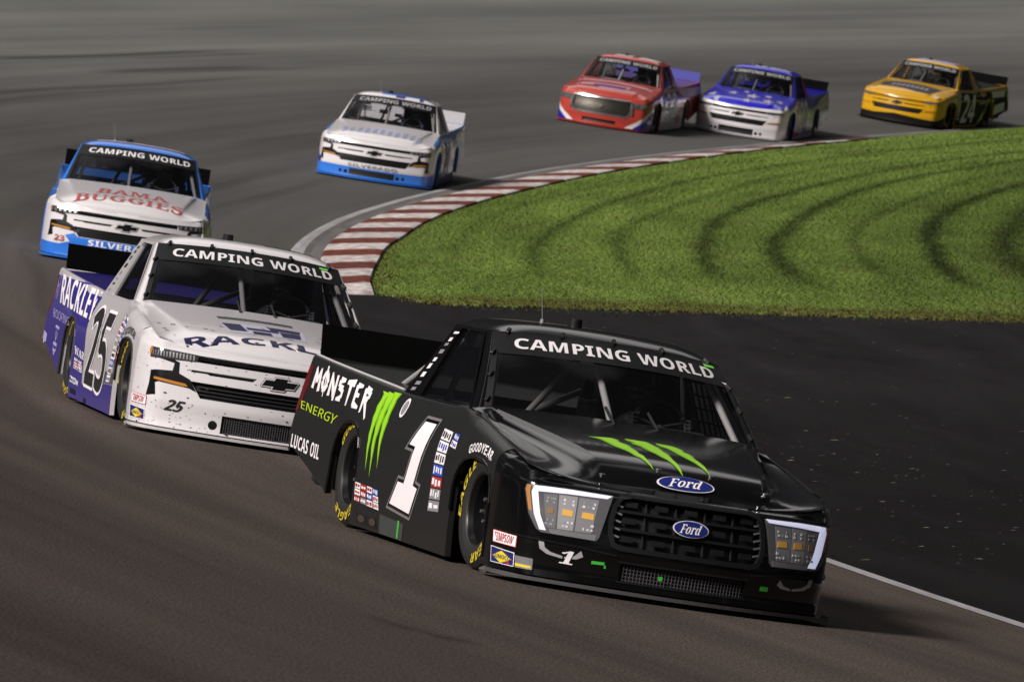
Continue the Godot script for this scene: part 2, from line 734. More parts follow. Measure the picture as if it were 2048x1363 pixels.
func build_ground() -> void:
	var zs := steps([120.0, -16.0, 20.0, -26.0, 1.0, -60.0, 0.35, -110.0, 0.5, -235.0, 0.8, -270.0, 5.0, -900.0, 105.0])
	var ds := steps([-900.0, -60.0, 140.0, -24.0, 4.0, -17.0, 0.5, -9.0, 0.14, 0.0, 0.075])
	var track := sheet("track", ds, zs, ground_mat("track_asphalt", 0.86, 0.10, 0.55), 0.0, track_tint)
	structure(track, "grey brown asphalt racing surface of the banked turn with dark tyre streaks")
	var zi := steps([120.0, -16.0, 20.0, -26.0, 2.0, -45.0, 0.5, -88.5, 0.3, -140.0, 2.0, -235.0, 3.0, -270.0, 7.0, -900.0, 105.0])
	var di := steps([0.0, 12.0, 0.12, 60.0, 6.0, 900.0, 140.0])
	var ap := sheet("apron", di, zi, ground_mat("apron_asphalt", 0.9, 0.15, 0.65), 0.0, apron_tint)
	structure(ap, "fresh dark asphalt apron inside the white line in front of the grass")
	# painted line: white, worn
	var worn := func(d: float, z: float) -> Color:
		var k := 0.72 + 0.22 * noise_b.get_noise_2d(d * 8.0, z * 1.3) + 0.12 * noise_c.get_noise_2d(d * 30.0, z * 4.0)
		return Color(0.66 * k, 0.64 * k, 0.68 * k)
	var ln := sheet("painted_line", steps([-0.02, 0.085, 0.035]), steps([-22.0, -96.0, 0.3]), ground_mat("line_paint", 0.7, 0.3, 3.0), 0.005, worn)
	structure(ln, "thin white painted line between brown track and dark apron")


# ---------------------------------------------------------------- the striped kerb
func build_kerb() -> void:
	var kerb := Node3D.new()
	kerb.name = "kerb"
	add_child(kerb)
	structure(kerb, "red and white striped concrete kerb between the track and the grass")
	# pale concrete lip along the track
	var mb := MB.new()
	var prof := [Vector2(-0.01, 0.0), Vector2(0.02, 0.022), Vector2(0.09, 0.032), Vector2(0.19, 0.03), Vector2(0.28, 0.012), Vector2(0.43, 0.006)]
	var z := -88.8
	while z > -214.0:
		var z2 := z - 1.2
		for i in prof.size() - 1:
			var q := []
			for e in [[z, prof[i]], [z2, prof[i]], [z2, prof[i + 1]], [z, prof[i + 1]]]:
				var x: float = line_x(e[0]) + e[1].x
				q.append(Vector3(x, ground_h(x, e[0]) + e[1].y, e[0]))
			mb.fquad(q[0], q[1], q[2], q[3], (q[0] + q[2]) * 0.5 - Vector3(0, 5, 0))
			var zc := (z + z2) * 0.5
			var k := 0.80 + 0.26 * noise_b.get_noise_2d(float(i) * 3.0, z * 0.35)
			var c := Color(0.34, 0.34, 0.355) if i < 3 else Color(0.15, 0.145, 0.145)
			if zc < -125.0 and i < 3:
				c = Color(0.28, 0.28, 0.285)
			for t in 6:
				mb.col.append(Color(c.r * k, c.g * k, c.b * k))
		z = z2
	var cm := mat("kerb_concrete", Color.WHITE, 0.8, 0.0, 0.0, 0.3)
	cm.vertex_color_use_as_albedo = true
	obj("concrete_edge", mb, cm, kerb)
	# the blocks, white and red in turn
	var reds := []
	var whites := []
	for i in 3:
		var r := mat("kerb_red_%d" % i, Color(0.185 + 0.02 * i, 0.050 + 0.006 * i, 0.036), 0.78, 0.0, 0.0, 0.3)
		r.albedo_texture = stain
		r.uv1_triplanar = true
		r.uv1_world_triplanar = true
		r.uv1_scale = Vector3(0.55, 0.55, 0.30)
		reds.append(r)
		var w := mat("kerb_white_%d" % i, Color(0.86 - 0.05 * i, 0.83 - 0.05 * i, 0.86 - 0.05 * i), 0.75, 0.0, 0.0, 0.3)
		w.albedo_texture = stain
		w.uv1_triplanar = true
		w.uv1_world_triplanar = true
		w.uv1_scale = Vector3(0.6, 0.6, 0.33)
		whites.append(w)
	var zb := -88.95
	var n := 0
	while zb > -160.0:
		var white := n % 2 == 0
		var long := 1.98 if white else 1.82
		var b := MB.new()
		var z0 := zb - 0.012
		var z1 := zb - long + 0.012
		var wide := grass_edge(zb) - 0.06
		var pr := [Vector2(0.43, 0.004), Vector2(0.46, 0.022), Vector2(0.70, 0.04), Vector2(wide - 0.04, 0.062), Vector2(wide + 0.03, 0.055), Vector2(wide + 0.05, -0.02)]
		var mid := Vector3(line_x(zb) + 0.9, ground_h(line_x(zb) + 0.9, zb) - 3.0, (z0 + z1) * 0.5)
		var ring0 := []
		var ring1 := []
		for p in pr:
			var grow: float = p.x - wide if p.x > 0.8 else -9.0
			var xa: float = line_x(z0) + (p.x if grow < -1.0 else grass_edge(z0) - 0.06 + grow)
			var xb: float = line_x(z1) + (p.x if grow < -1.0 else grass_edge(z1) - 0.06 + grow)
			ring0.append(Vector3(xa, ground_h(xa, z0) + p.y, z0))
			ring1.append(Vector3(xb, ground_h(xb, z1) + p.y, z1))
		for i in pr.size() - 1:
			b.fquad(ring0[i], ring1[i], ring1[i + 1], ring0[i + 1], mid)
		for e in [ring0, ring1]:
			for i in pr.size() - 1:
				var dn := Vector3(0, -0.06, 0)
				b.fquad(e[i], e[i + 1], e[i + 1] + dn, e[i] + dn, mid + Vector3(0, 3, 0))
		obj("kerb_block", b, (whites if white else reds)[(n * 7) % 3], kerb)
		zb -= long
		n += 1


# ---------------------------------------------------------------- the mown infield
func grass_tone(d: float, z: float) -> Color:
	var c := Color(0.148, 0.222, 0.046)
	var k := 1.0 + noise_c.get_noise_2d(d * 0.6, z * 0.09) * 0.42 + noise_b.get_noise_2d(d * 1.3 + 9.0, z * 0.28) * 0.14 + noise_a.get_noise_2d(d * 3.3, z * 0.9) * 0.22
	# tyre-pressed bands left by the mower, parallel to the kerb
	var fade := smoothstep(-93.0, -99.0, z)
	var i := 0
	for at in [2.15, 3.32, 4.44, 5.58, 6.68, 7.82, 8.86, 10.05, 11.2]:
		var strength: float = [0.24, 0.56, 0.46, 0.68, 0.72, 0.40, 0.78, 0.66, 0.55][i]
		var wide: float = [0.09, 0.13, 0.12, 0.155, 0.17, 0.115, 0.165, 0.27, 0.17][i]
		var mid: float = at + 0.06 * sin(z * 0.21 + at * 2.0) + 0.10 * noise_a.get_noise_2d(at * 9.0, z * 0.6)
		var f2: float = lerpf(1.0, 0.7, smoothstep(-125.0, -150.0, z))
		k *= 1.0 - strength * exp(-pow((d - mid) / wide, 2.0)) * fade * f2
		i += 1
	k *= 1.12 - 0.42 * smoothstep(4.0, 12.0, d)  # darkens away from the kerb to paint in lamp falloff
	var thin := smoothstep(0.30, 0.62, noise_c.get_noise_2d(d * 0.8 + 30.0, z * 0.16))
	c = c.lerp(Color(0.17, 0.185, 0.06), thin * 0.5)
	c = Color(c.r * k, c.g * k, c.b * k)
	# dry fringe along the front edge and beside the kerb
	var dry := smoothstep(-90.0, -87.7, z) * 0.95
	dry = maxf(dry, (1.0 - smoothstep(0.05, 0.4, d - grass_edge(z))) * 0.55 * smoothstep(-120.0, -95.0, z))
	var brown := Color(0.095, 0.072, 0.024)
	dry *= clampf(0.75 + noise_b.get_noise_2d(d * 6.0, z * 3.0), 0.0, 1.0)
	return c.lerp(brown, clampf(dry, 0.0, 1.0))


func grass_edge(z: float) -> float:  # how far the turf stands from the line
	if z > -100.0:
		return lerpf(0.95, 1.27, smoothstep(-88.5, -100.5, z))
	if z > -140.0:
		return lerpf(1.27, 1.42, smoothstep(-100.0, -106.0, z))
	return lerpf(lerpf(1.42, 1.08, smoothstep(-140.0, -158.0, z)), 0.5, smoothstep(-158.0, -167.0, z))


func grass_in(d: float, z: float) -> bool:
	var front := -86.8 + 0.30 * noise_b.get_noise_1d(d * 7.0) + 0.18 * noise_a.get_noise_1d(d * 31.0) + 0.2 * sin(d * 0.5)
	if d < 1.8:
		front -= (1.8 - d) * 2.6
	return z < front and d > grass_edge(z) + 0.06 * noise_a.get_noise_1d(z * 2.0)


func build_grass() -> void:
	var zs := steps([-88.2, -100.0, 0.4, -165.0, 0.8, -235.0, 2.5])
	var ds := steps([1.40, 14.0, 0.1, 60.0, 6.0])
	var soil := func(d: float, z: float) -> Color:
		var c := grass_tone(d, z)
		return Color(c.r * 0.80, c.g * 0.78, c.b * 0.78)
	var gm := ground_mat("turf", 0.95, 0.8, 6.0)
	var turf := sheet("turf", ds, zs, gm, 0.02, soil)
	structure(turf, "green turf of the infield under the grass blades")
	# blades: one tuft of crossed blades, set out by the tens of thousands
	var tuft := MB.new()
	var r := RandomNumberGenerator.new()
	r.seed = 5
	for i in 12:
		var a := r.randf() * TAU
		var base := Vector3(r.randf_range(-0.06, 0.06), -0.01, r.randf_range(-0.06, 0.06))
		var lean := Vector3(cos(a), 0, sin(a)) * r.randf_range(0.006, 0.02)
		var h := r.randf_range(0.012, 0.025)
		var side := Vector3(-sin(a + 0.6), 0, cos(a + 0.6)) * 0.0045
		var up := (Vector3.UP + lean * 4.0).normalized()
		var mid := base + lean * 0.4 + Vector3(0, h * 0.6, 0)
		var tip := base + lean + Vector3(0, h, 0)
		tuft.tri(base - side, base + side, mid + side * 0.8, up, up, up)
		tuft.tri(base - side, mid + side * 0.8, mid - side * 0.8, up, up, up)
		tuft.tri(mid - side * 0.8, mid + side * 0.8, tip, up, up, up)
	var bm := mat("grass_blade", Color.WHITE, 0.7, 0.0, 0.0, 0.25)
	bm.vertex_color_use_as_albedo = true
	bm.backlight_enabled = true
	bm.backlight = Color(0.18, 0.22, 0.08)
	var tm := tuft.mesh()
	tm.surface_set_material(0, bm)
	var places := []
	var tints := []
	var tries := 0
	while places.size() < 150000 and tries < 300000:
		tries += 1
		var z: float = -87.0 - pow(r.randf(), 1.25) * 100.0
		var d: float = r.randf() * 15.0 + 0.4
		var x := line_x(z) + d
		if x > -z * 0.0725 + 0.6 or not grass_in(d, z):
			continue
		var s := r.randf_range(0.75, 1.35) * lerpf(1.0, 1.5, smoothstep(-100.0, -170.0, z))
		var y := ground_h(x, z) + 0.02
		var edge := z > -88.4
		if edge:
			s *= 1.35
			y -= 0.01
		var b := Basis(Vector3.UP, r.randf() * TAU).scaled(Vector3(s, s * r.randf_range(0.7, 1.15), s))
		places.append(Transform3D(b, Vector3(x, y, z)))
		var c := grass_tone(d, z)
		var k := r.randf_range(0.92, 1.09)
		var w := r.randf_range(-0.04, 0.05)
		if r.randf() < 0.006:
			c = Color(0.30, 0.31, 0.16)
		tints.append(Color(c.r * k * (1.0 + w), c.g * k, c.b * k))
	var mm := MultiMesh.new()
	mm.transform_format = MultiMesh.TRANSFORM_3D
	mm.use_colors = true
	mm.mesh = tm
	mm.instance_count = places.size()
	for i in places.size():
		mm.set_instance_transform(i, places[i])
		mm.set_instance_color(i, tints[i])
	var g := MultiMeshInstance3D.new()
	g.name = "grass"
	g.multimesh = mm
	add_child(g)
	g.set_meta("kind", "stuff")
	g.set_meta("label", "short mown green grass with dark curved mower bands and dry brown front edge")
	g.set_meta("category", "grass")


func build_debris() -> void:
	var b := MB.new()
	b.tri(Vector3(-0.03, 0, -0.006), Vector3(0.03, 0.006, -0.003), Vector3(0.0, 0.002, 0.01), Vector3.UP, Vector3.UP, Vector3.UP)
	b.tri(Vector3(-0.03, 0, -0.006), Vector3(0.03, 0.006, -0.003), Vector3(0.0, 0.018, 0.0), Vector3(0, 0.5, 1), Vector3(0, 0.5, 1), Vector3(0, 0.5, 1))
	b.tri(Vector3(-0.03, 0, -0.006), Vector3(0.0, 0.002, 0.01), Vector3(0.0, 0.018, 0.0), Vector3(-1, 0.5, 0), Vector3(-1, 0.5, 0), Vector3(-1, 0.5, 0))
	var m := mat("debris_chip", Color.WHITE, 0.7)
	m.vertex_color_use_as_albedo = true
	var me := b.mesh()
	me.surface_set_material(0, m)
	var r := RandomNumberGenerator.new()
	r.seed = 19
	var tr := []
	var cs := []
	for i in 560:
		var z := -50.0 - absf(r.randfn(8.0, 9.0)) if i % 3 else r.randf_range(-48.0, -84.0)
		var d := absf(r.randfn(2.4, 1.3)) + 0.2 if i % 3 else r.randf_range(0.3, 8.0)
		var x := line_x(z) + d
		var s := r.randf_range(0.12, 0.5)
		if r.randf() < 0.05:
			s *= 1.7
		tr.append(Transform3D(Basis(Vector3.UP, r.randf_range(-0.7, 0.7)).scaled(Vector3(s * r.randf_range(0.9, 2.4), s * 0.5, s * 0.8)), Vector3(x, ground_h(x, z) + 0.004, z)))
		var dark := r.randf() < 0.3
		var v := r.randf_range(0.03, 0.15)
		cs.append(Color(0.012, 0.012, 0.012) if dark else Color(v, v * 0.93, v * 0.66))
	# clods and clippings along the front of the turf
	for i in 900:
		var d := r.randf_range(1.0, 11.0)
		var z := -86.9 + absf(r.randfn(0.0, 0.45)) + 0.25 * sin(d * 0.5) - maxf(0.0, 1.8 - d) * 2.4
		var x := line_x(z) + d
		var s := r.randf_range(0.15, 0.6)
		tr.append(Transform3D(Basis(Vector3.UP, r.randf() * TAU).scaled(Vector3(s, s * 1.2, s * 1.6)), Vector3(x, ground_h(x, z) + 0.003, z)))
		var v := r.randf_range(0.02, 0.10)
		cs.append(Color(v, v * 0.8, v * 0.42) if r.randf() < 0.7 else Color(v * 0.8, v * 1.2, v * 0.3))
	var mm := MultiMesh.new()
	mm.transform_format = MultiMesh.TRANSFORM_3D
	mm.use_colors = true
	mm.mesh = me
	mm.instance_count = tr.size()
	for i in tr.size():
		mm.set_instance_transform(i, tr[i])
		mm.set_instance_color(i, cs[i])
	var o := MultiMeshInstance3D.new()
	o.name = "rubber_debris"
	o.multimesh = mm
	add_child(o)
	o.set_meta("kind", "stuff")
	o.set_meta("label", "pale flecks of rubber and clippings scattered over the dark apron")
	o.set_meta("category", "debris")


# ---------------------------------------------------------------- the shape of a racing pickup (x to its left, y up, z forward)
class Truck:
	var kind := "bowtie"
	var node: Node3D
	var fine := 1.0
	var crown := PackedFloat32Array()
	var ox := PackedFloat32Array()
	var os_ := PackedFloat32Array()
	var arc := 0.0
	var z_end := 0.0
	var lip := 0.6

	func setup(k: String) -> void:
		kind = k
		if k == "oval":
			crown = PackedFloat32Array([0.90, 0.865, 0.825, 0.782, 0.738, 0.692, 0.643, 0.597])
		else:
			crown = PackedFloat32Array([0.90, 0.868, 0.832, 0.797, 0.762, 0.725, 0.688, 0.655])
		var n := 80
		var px := 0.0
		var pz := nose_z(0.0)
		for i in n + 1:
			var x := 0.995 * i / n
			var z := nose_z(x)
			arc += Vector2(x - px, z - pz).length()
			ox.append(x)
			os_.append(arc)
			px = x
			pz = z
		z_end = pz
		lip = crown_y(2.43)

	func nose_z(x: float) -> float:
		var a := absf(x)
		var e := maxf(0.0, (a - 0.82) / 0.175)
		return 2.43 - 0.30 * a * a - 0.25 * e * e * e

	func crown_y(z: float) -> float:
		var t := clampf((z - 0.7) / 0.25, 0.0, 6.9999)
		var i := int(t)
		var f := t - i
		var a := crown[maxi(i - 1, 0)]
		var b := crown[i]
		var c := crown[i + 1]
		var d := crown[mini(i + 2, 7)]
		return cubic_interpolate(b, c, a, d, f)

	func rail_y(z: float) -> float:
		if z > 0.7:
			return crown_y(z)
		if z > -0.7:
			return 0.885 + 0.015 * smoothstep(0.3, 0.7, z)
		return lerpf(0.885, 0.975, (-0.7 - z) / 2.02)

	func flat_x(z: float, y: float) -> float:
		var k := 0.15 + 0.5 * smoothstep(-2.4, -0.7, z)
		k *= 1.0 - smoothstep(0.7, 1.1, z) * 0.55
		var e := maxf(0.0, y - 0.5)
		var w := (absf(z) - 1.42) / 0.5
		var x := 0.985 - k * e * e + 0.012 * exp(-w * w)
		if y < 0.3:
			x -= 0.12 * (0.3 - y) * (0.3 - y)
		return x

	func side_x(z: float, y: float) -> float:
		var x := flat_x(z, y)
		var r := 0.025 + 0.065 * smoothstep(0.55, 0.95, z)
		var e := clampf((y - (rail_y(z) - r)) / r, 0.0, 1.0)
		return x - r * (1.0 - sqrt(maxf(0.0, 1.0 - e * e)))

	func roll_of(z: float) -> float:
		return 0.025 + 0.065 * smoothstep(0.55, 0.95, z)

	func roll(sg: float, z: float, k: float) -> Vector3:  # the rounded shoulder above the side
		var r := roll_of(z)
		var a := k * PI * 0.5
		var y := rail_y(z) - r
		return Vector3(sg * (flat_x(z, y + r * sin(a)) - r * (1.0 - cos(a))), y + r * sin(a), z)

	func roll_r(z: float, k: float) -> Vector3:
		return roll(-1.0, z, k)

	func roll_l(z: float, k: float) -> Vector3:
		return roll(1.0, z, k)

	func side_r(z: float, y: float) -> Vector3:
		return Vector3(-side_x(z, y), y, z)

	func side_l(z: float, y: float) -> Vector3:
		return Vector3(side_x(z, y), y, z)

	func arc_of(x: float) -> float:
		var a := clampf(absf(x) / 0.995 * 80.0, 0.0, 79.999)
		var i := int(a)
		return signf(x) * lerpf(os_[i], os_[i + 1], a - i)

	func at_arc(s: float) -> Vector2:
		var a := absf(s)
		var p := Vector2()
		if a >= arc:
			p = Vector2(0.995, z_end - (a - arc))
		else:
			var i := os_.bsearch(a)
			i = clampi(i, 1, 80)
			var t := (a - os_[i - 1]) / (os_[i] - os_[i - 1])
			p.x = lerpf(ox[i - 1], ox[i], t)
			p.y = nose_z(p.x)
		p.x *= signf(s) if s != 0.0 else 1.0
		return p

	func nose(s: float, y: float) -> Vector3:
		var p := at_arc(s)
		var q := at_arc(s + 0.02) - at_arc(s - 0.02)
		var nn := Vector2(-q.y, q.x).normalized()
		var w := nn.x * nn.x
		var r := 0.055
		var e := clampf((y - (lip - r)) / r, 0.0, 1.0)
		var g := (y - 0.25) / 0.05
		var front := 0.05 * smoothstep(0.3, lip, y) + r * (1.0 - sqrt(maxf(0.0, 1.0 - e * e))) - 0.010 * exp(-g * g)
		if y < 0.1:
			front -= 0.25 * (0.1 - y)
		var aside := 0.995 - side_x(p.y, y)
		var inset := lerpf(front, aside, w)
		return Vector3(p.x - nn.x * inset, y, p.y - nn.y * inset)

	func nose_top(s: float) -> float:
		return crown_y(at_arc(s).y)

	func back_z(x: float) -> float:
		return 1.02 - 0.22 * (x / 0.83) * (x / 0.83)

	func front_z(x: float) -> float:
		return nose_z(x) - 0.10

	func crease(t: float) -> float:
		return lerpf(0.80, 0.46, t) if kind == "oval" else lerpf(0.78, 0.60, t)

	func top(x: float, t: float) -> Vector3:
		var z := lerpf(back_z(x), front_z(x), t)
		var xc := crease(clampf(t, 0.0, 1.0))
		var a := absf(x)
		var tt := clampf(t, 0.0, 1.0)
		var yin := 0.945 - 0.18 * tt - (0.765 - lip) * pow(tt, 12.0)
		var y := 0.0
		if a <= xc:
			y = yin - 0.04 * a * a
		else:
			var q := clampf((a - xc) / (0.89 - xc), 0.0, 1.2)
			var dip := (0.055 if kind == "oval" else 0.006) * (1.0 - pow(tt, 10.0)) * smoothstep(0.0, 0.15, tt)
			y = lerpf(yin - 0.04 * xc * xc, crown_y(z), minf(q, 1.0)) - dip * sin(PI * pow(minf(q, 1.0), 0.6))
		return Vector3(x, y, z)

	func top_grid(u: float, t: float) -> Vector3:  # u runs across so that the crease lies on a grid line
		var xc := crease(clampf(t, 0.0, 1.0))
		var a := absf(u)
		var x := xc * a / 0.7 if a < 0.7 else lerpf(xc, 0.895, (a - 0.7) / 0.3)
		return top(x * signf(u), t)

	func hood(x: float, z: float) -> Vector3:  # by its z in place of t
		return top(x, (z - back_z(x)) / (front_z(x) - back_z(x)))

	func screen(u: float, v: float) -> Vector3:
		var b := Vector3(0.835 * u, 0.892 + 0.035 * (1.0 - u * u), 1.02 - 0.22 * u * u)
		var t := Vector3(0.697 * u, 1.340 + 0.035 * (1.0 - u * u), 0.41 - 0.14 * u * u)
		var p := b.lerp(t, v)
		var g := sin(PI * clampf(v, 0.0, 1.0)) * 0.018
		return p + Vector3(0, g * 0.75, g * 0.65)

	func roof(u: float, w: float) -> Vector3:
		var x := lerpf(0.697, 0.690, w) * u
		var z := lerpf(0.41 - 0.14 * u * u, -0.46 - 0.05 * (1.0 - u * u), w)
		var ee := 1.0 - pow(minf(1.0, absf(u)), 7.0)
		var rise := 1.0 - pow(1.0 - minf(1.0, w / 0.30), 2.4)
		var y := 1.340 + 0.035 * (1.0 - u * u) + 0.062 * rise * ee - 0.016 * w * w * ee
		return Vector3(x, y, z)

	func cab_x(y: float) -> float:
		return 0.885 - 0.388 * (y - 0.88)

	func cab_r(z: float, y: float) -> Vector3:
		return Vector3(-cab_x(y), y, z)

	func cab_l(z: float, y: float) -> Vector3:
		return Vector3(cab_x(y), y, z)

	func pillar(sg: float, v: float, k: float) -> Vector3:  # k 0 at the glass, 1 at the side window
		var p0 := screen(1.0, v)
		var c := cab_x(p0.y)
		var p1 := Vector3(c + 0.006, p0.y, p0.z + 0.004)
		var p2 := Vector3(c, p0.y, p0.z - 0.105)
		var p := p0 * (1 - k) * (1 - k) + p1 * 2.0 * k * (1 - k) + p2 * k * k
		return Vector3(p.x * sg, p.y, p.z)

	func pillar_r(v: float, k: float) -> Vector3:
		return pillar(-1.0, v, k)

	func pillar_l(v: float, k: float) -> Vector3:
		return pillar(1.0, v, k)

	func rail(sg: float, w: float, k: float) -> Vector3:  # roof edge above the side window
		var p0 := roof(0.999, w)
		var y2 := 1.318
		var p2 := Vector3(cab_x(y2), y2, lerpf(0.165, -0.47, w))
		var p1 := Vector3(maxf(p0.x, cab_x(p0.y)) + 0.008, p0.y + 0.004, (p0.z + p2.z) * 0.5)
		var p := p0 * (1 - k) * (1 - k) + p1 * 2.0 * k * (1 - k) + p2 * k * k
		return Vector3(p.x * sg, p.y, p.z)

	func rail_r(w: float, k: float) -> Vector3:
		return rail(-1.0, w, k)

	func rail_l(w: float, k: float) -> Vector3:
		return rail(1.0, w, k)

	func rear(u: float, v: float) -> Vector3:
		var b := Vector3(0.872 * u, 0.885, -0.76 - 0.02 * (1.0 - u * u))
		return b.lerp(roof(u, 1.0), v)

	func deck(x: float, z: float) -> Vector3:  # the bed cover
		return Vector3(x, rail_y(z) - 0.012 + 0.012 * cos(x * 1.6), z)

	func tail(x: float, y: float) -> Vector3:
		var a := x / 0.95
		return Vector3(x, y, -2.72 - 0.20 * (0.975 - y) / 0.56 + 0.05 * a * a)

	func blade(x: float, y: float) -> Vector3:  # spoiler
		return Vector3(x, y, -2.70 - (y - 0.97) * 0.32)

	func bumper_blade(s: float, k: float) -> Vector3:  # splitter, k 0 at the body, 1 at its lip
		var p := at_arc(s)
		var q := at_arc(s + 0.02) - at_arc(s - 0.02)
		var nn := Vector2(-q.y, q.x).normalized()
		var out := -0.05 + 0.105 * k * (1.0 - 0.55 * smoothstep(1.0, 1.38, absf(s)))
		return Vector3(p.x + nn.x * out, 0.058 - 0.026 * k, p.y + nn.y * out)


var side_outline := PackedVector2Array()


func outline_of_side() -> PackedVector2Array:
	if side_outline.is_empty():
		var p := [-2.72, 0.975, -2.79, 0.70, -2.90, 0.41, -1.79, 0.17, -1.765, 0.41, -1.73, 0.50, -1.66, 0.575, -1.58, 0.618, -1.48, 0.64, -1.36, 0.635, -1.27, 0.60, -1.215, 0.55, -1.185, 0.49, -1.165, 0.32, -1.165, 0.035, 0.98, 0.03, 0.965, 0.30, 0.955, 0.44, 0.985, 0.51, 1.04, 0.565, 1.13, 0.607, 1.24, 0.627, 1.37, 0.633, 1.50, 0.625, 1.61, 0.598, 1.68, 0.555, 1.72, 0.50, 1.745, 0.40, 1.755, 0.25]
		side_outline = poly(p)
		var t := Truck.new()
		t.setup("bowtie")
		var z := 1.755
		while z > -2.70:
			side_outline.append(Vector2(z, t.rail_y(z) - 0.0005))
			z -= 0.12 if z > 0.6 else 0.25
	return side_outline


func side_poly(t: Truck) -> PackedVector2Array:
	var o := outline_of_side().duplicate()
	for i in o.size():
		if o[i].y > t.rail_y(o[i].x) - 0.02 and o[i].x > 0.5:
			o[i].y = t.rail_y(o[i].x) - 0.0005
	return o


func side_low(t: Truck) -> PackedVector2Array:  # up to where the shoulder begins to round
	var o := PackedVector2Array()
	var src := side_poly(t)
	for p in src:
		if p.y > t.rail_y(p.x) - 0.03:
			continue
		o.append(p)
	var z := 1.755
	while z > 0.5:
		o.append(Vector2(z, t.rail_y(z) - t.roll_of(z) + 0.0005))
		z -= 0.05
	for zz in [0.4, 0.0, -0.35, -0.7, -1.2, -1.7, -2.2, -2.715]:
		o.append(Vector2(zz, t.rail_y(zz) - t.roll_of(zz) + 0.0005))
	return o


func both(t: Truck) -> Array:
	return [[-1.0, t.side_r], [1.0, t.side_l]]


func flip_quad(q: Array, sg: float) -> Array:
	return q if sg < 0.0 else [q[1], q[0], q[3], q[2]]


func side_text(t: Truck, called: String, txt: String, q: Array, m: Material, off := 0.0045, font: Font = null, slant := 0.0, edge: Material = null, wide := 0.0) -> void:
	for e in both(t):
		var k := flip_quad(q, e[0])
		if edge:
			var b := MB.new()
			for i in 8:
				var d := Vector2(cos(TAU * i / 8.0), sin(TAU * i / 8.0)) * wide
				letter(b, txt, e[1], [k[0] + d, k[1] + d, k[2] + d, k[3] + d], off - 0.0012 - 0.00006 * i, font, slant, 0.2)
			obj(called + "_outline", b, edge, t.node)
		var mb := MB.new()
		letter(mb, txt, e[1], k, off, font, slant, 0.16)
		obj(called, mb, m, t.node)


func side_paint(t: Truck, called: String, pl: PackedVector2Array, m: Material, off := 0.0018, sides := [-1.0, 1.0]) -> void:
	for e in both(t):
		if not e[0] in sides:
			continue
		var mb := MB.new()
		for q in Geometry2D.intersect_polygons(pl, side_poly(t)):
			if not Geometry2D.is_polygon_clockwise(q):
				conform(mb, q, e[1], off, Vector2(0.14, 0.07) * t.fine)
		obj(called, mb, m, t.node)


func nose_paint(t: Truck, called: String, pl: PackedVector2Array, m: Material, off_ := 0.0018, lip := 0.0, mirror := true, parent: Node3D = null) -> void:
	for sg in ([1.0, -1.0] if mirror else [1.0]):
		var off := off_ * (1.0 + 2.5 * (t.fine - 1.0)) if off_ > 0.0 else off_
		var q := PackedVector2Array()
		for p in pl:
			q.append(Vector2(p.x * sg, minf(p.y, t.nose_top(p.x) - 0.001)))
		if Geometry2D.is_polygon_clockwise(q):
			q.reverse()
		var mb := MB.new()
		conform(mb, q, t.nose, off, Vector2(0.05, 0.05), lip)
		obj(called, mb, m, parent if parent else t.node)


func nose_text(t: Truck, called: String, txt: String, q: Array, m: Material, off := 0.005, font: Font = null, slant := 0.0) -> void:
	var mb := MB.new()
	letter(mb, txt, t.nose, q, off * (1.0 + 1.6 * (t.fine - 1.0)), font, slant, 0.1)
	obj(called, mb, m, t.node)


func box_quad(x0: float, y0: float, x1: float, y1: float) -> Array:
	return [Vector2(x0, y1), Vector2(x1, y1), Vector2(x1, y0), Vector2(x0, y0)]


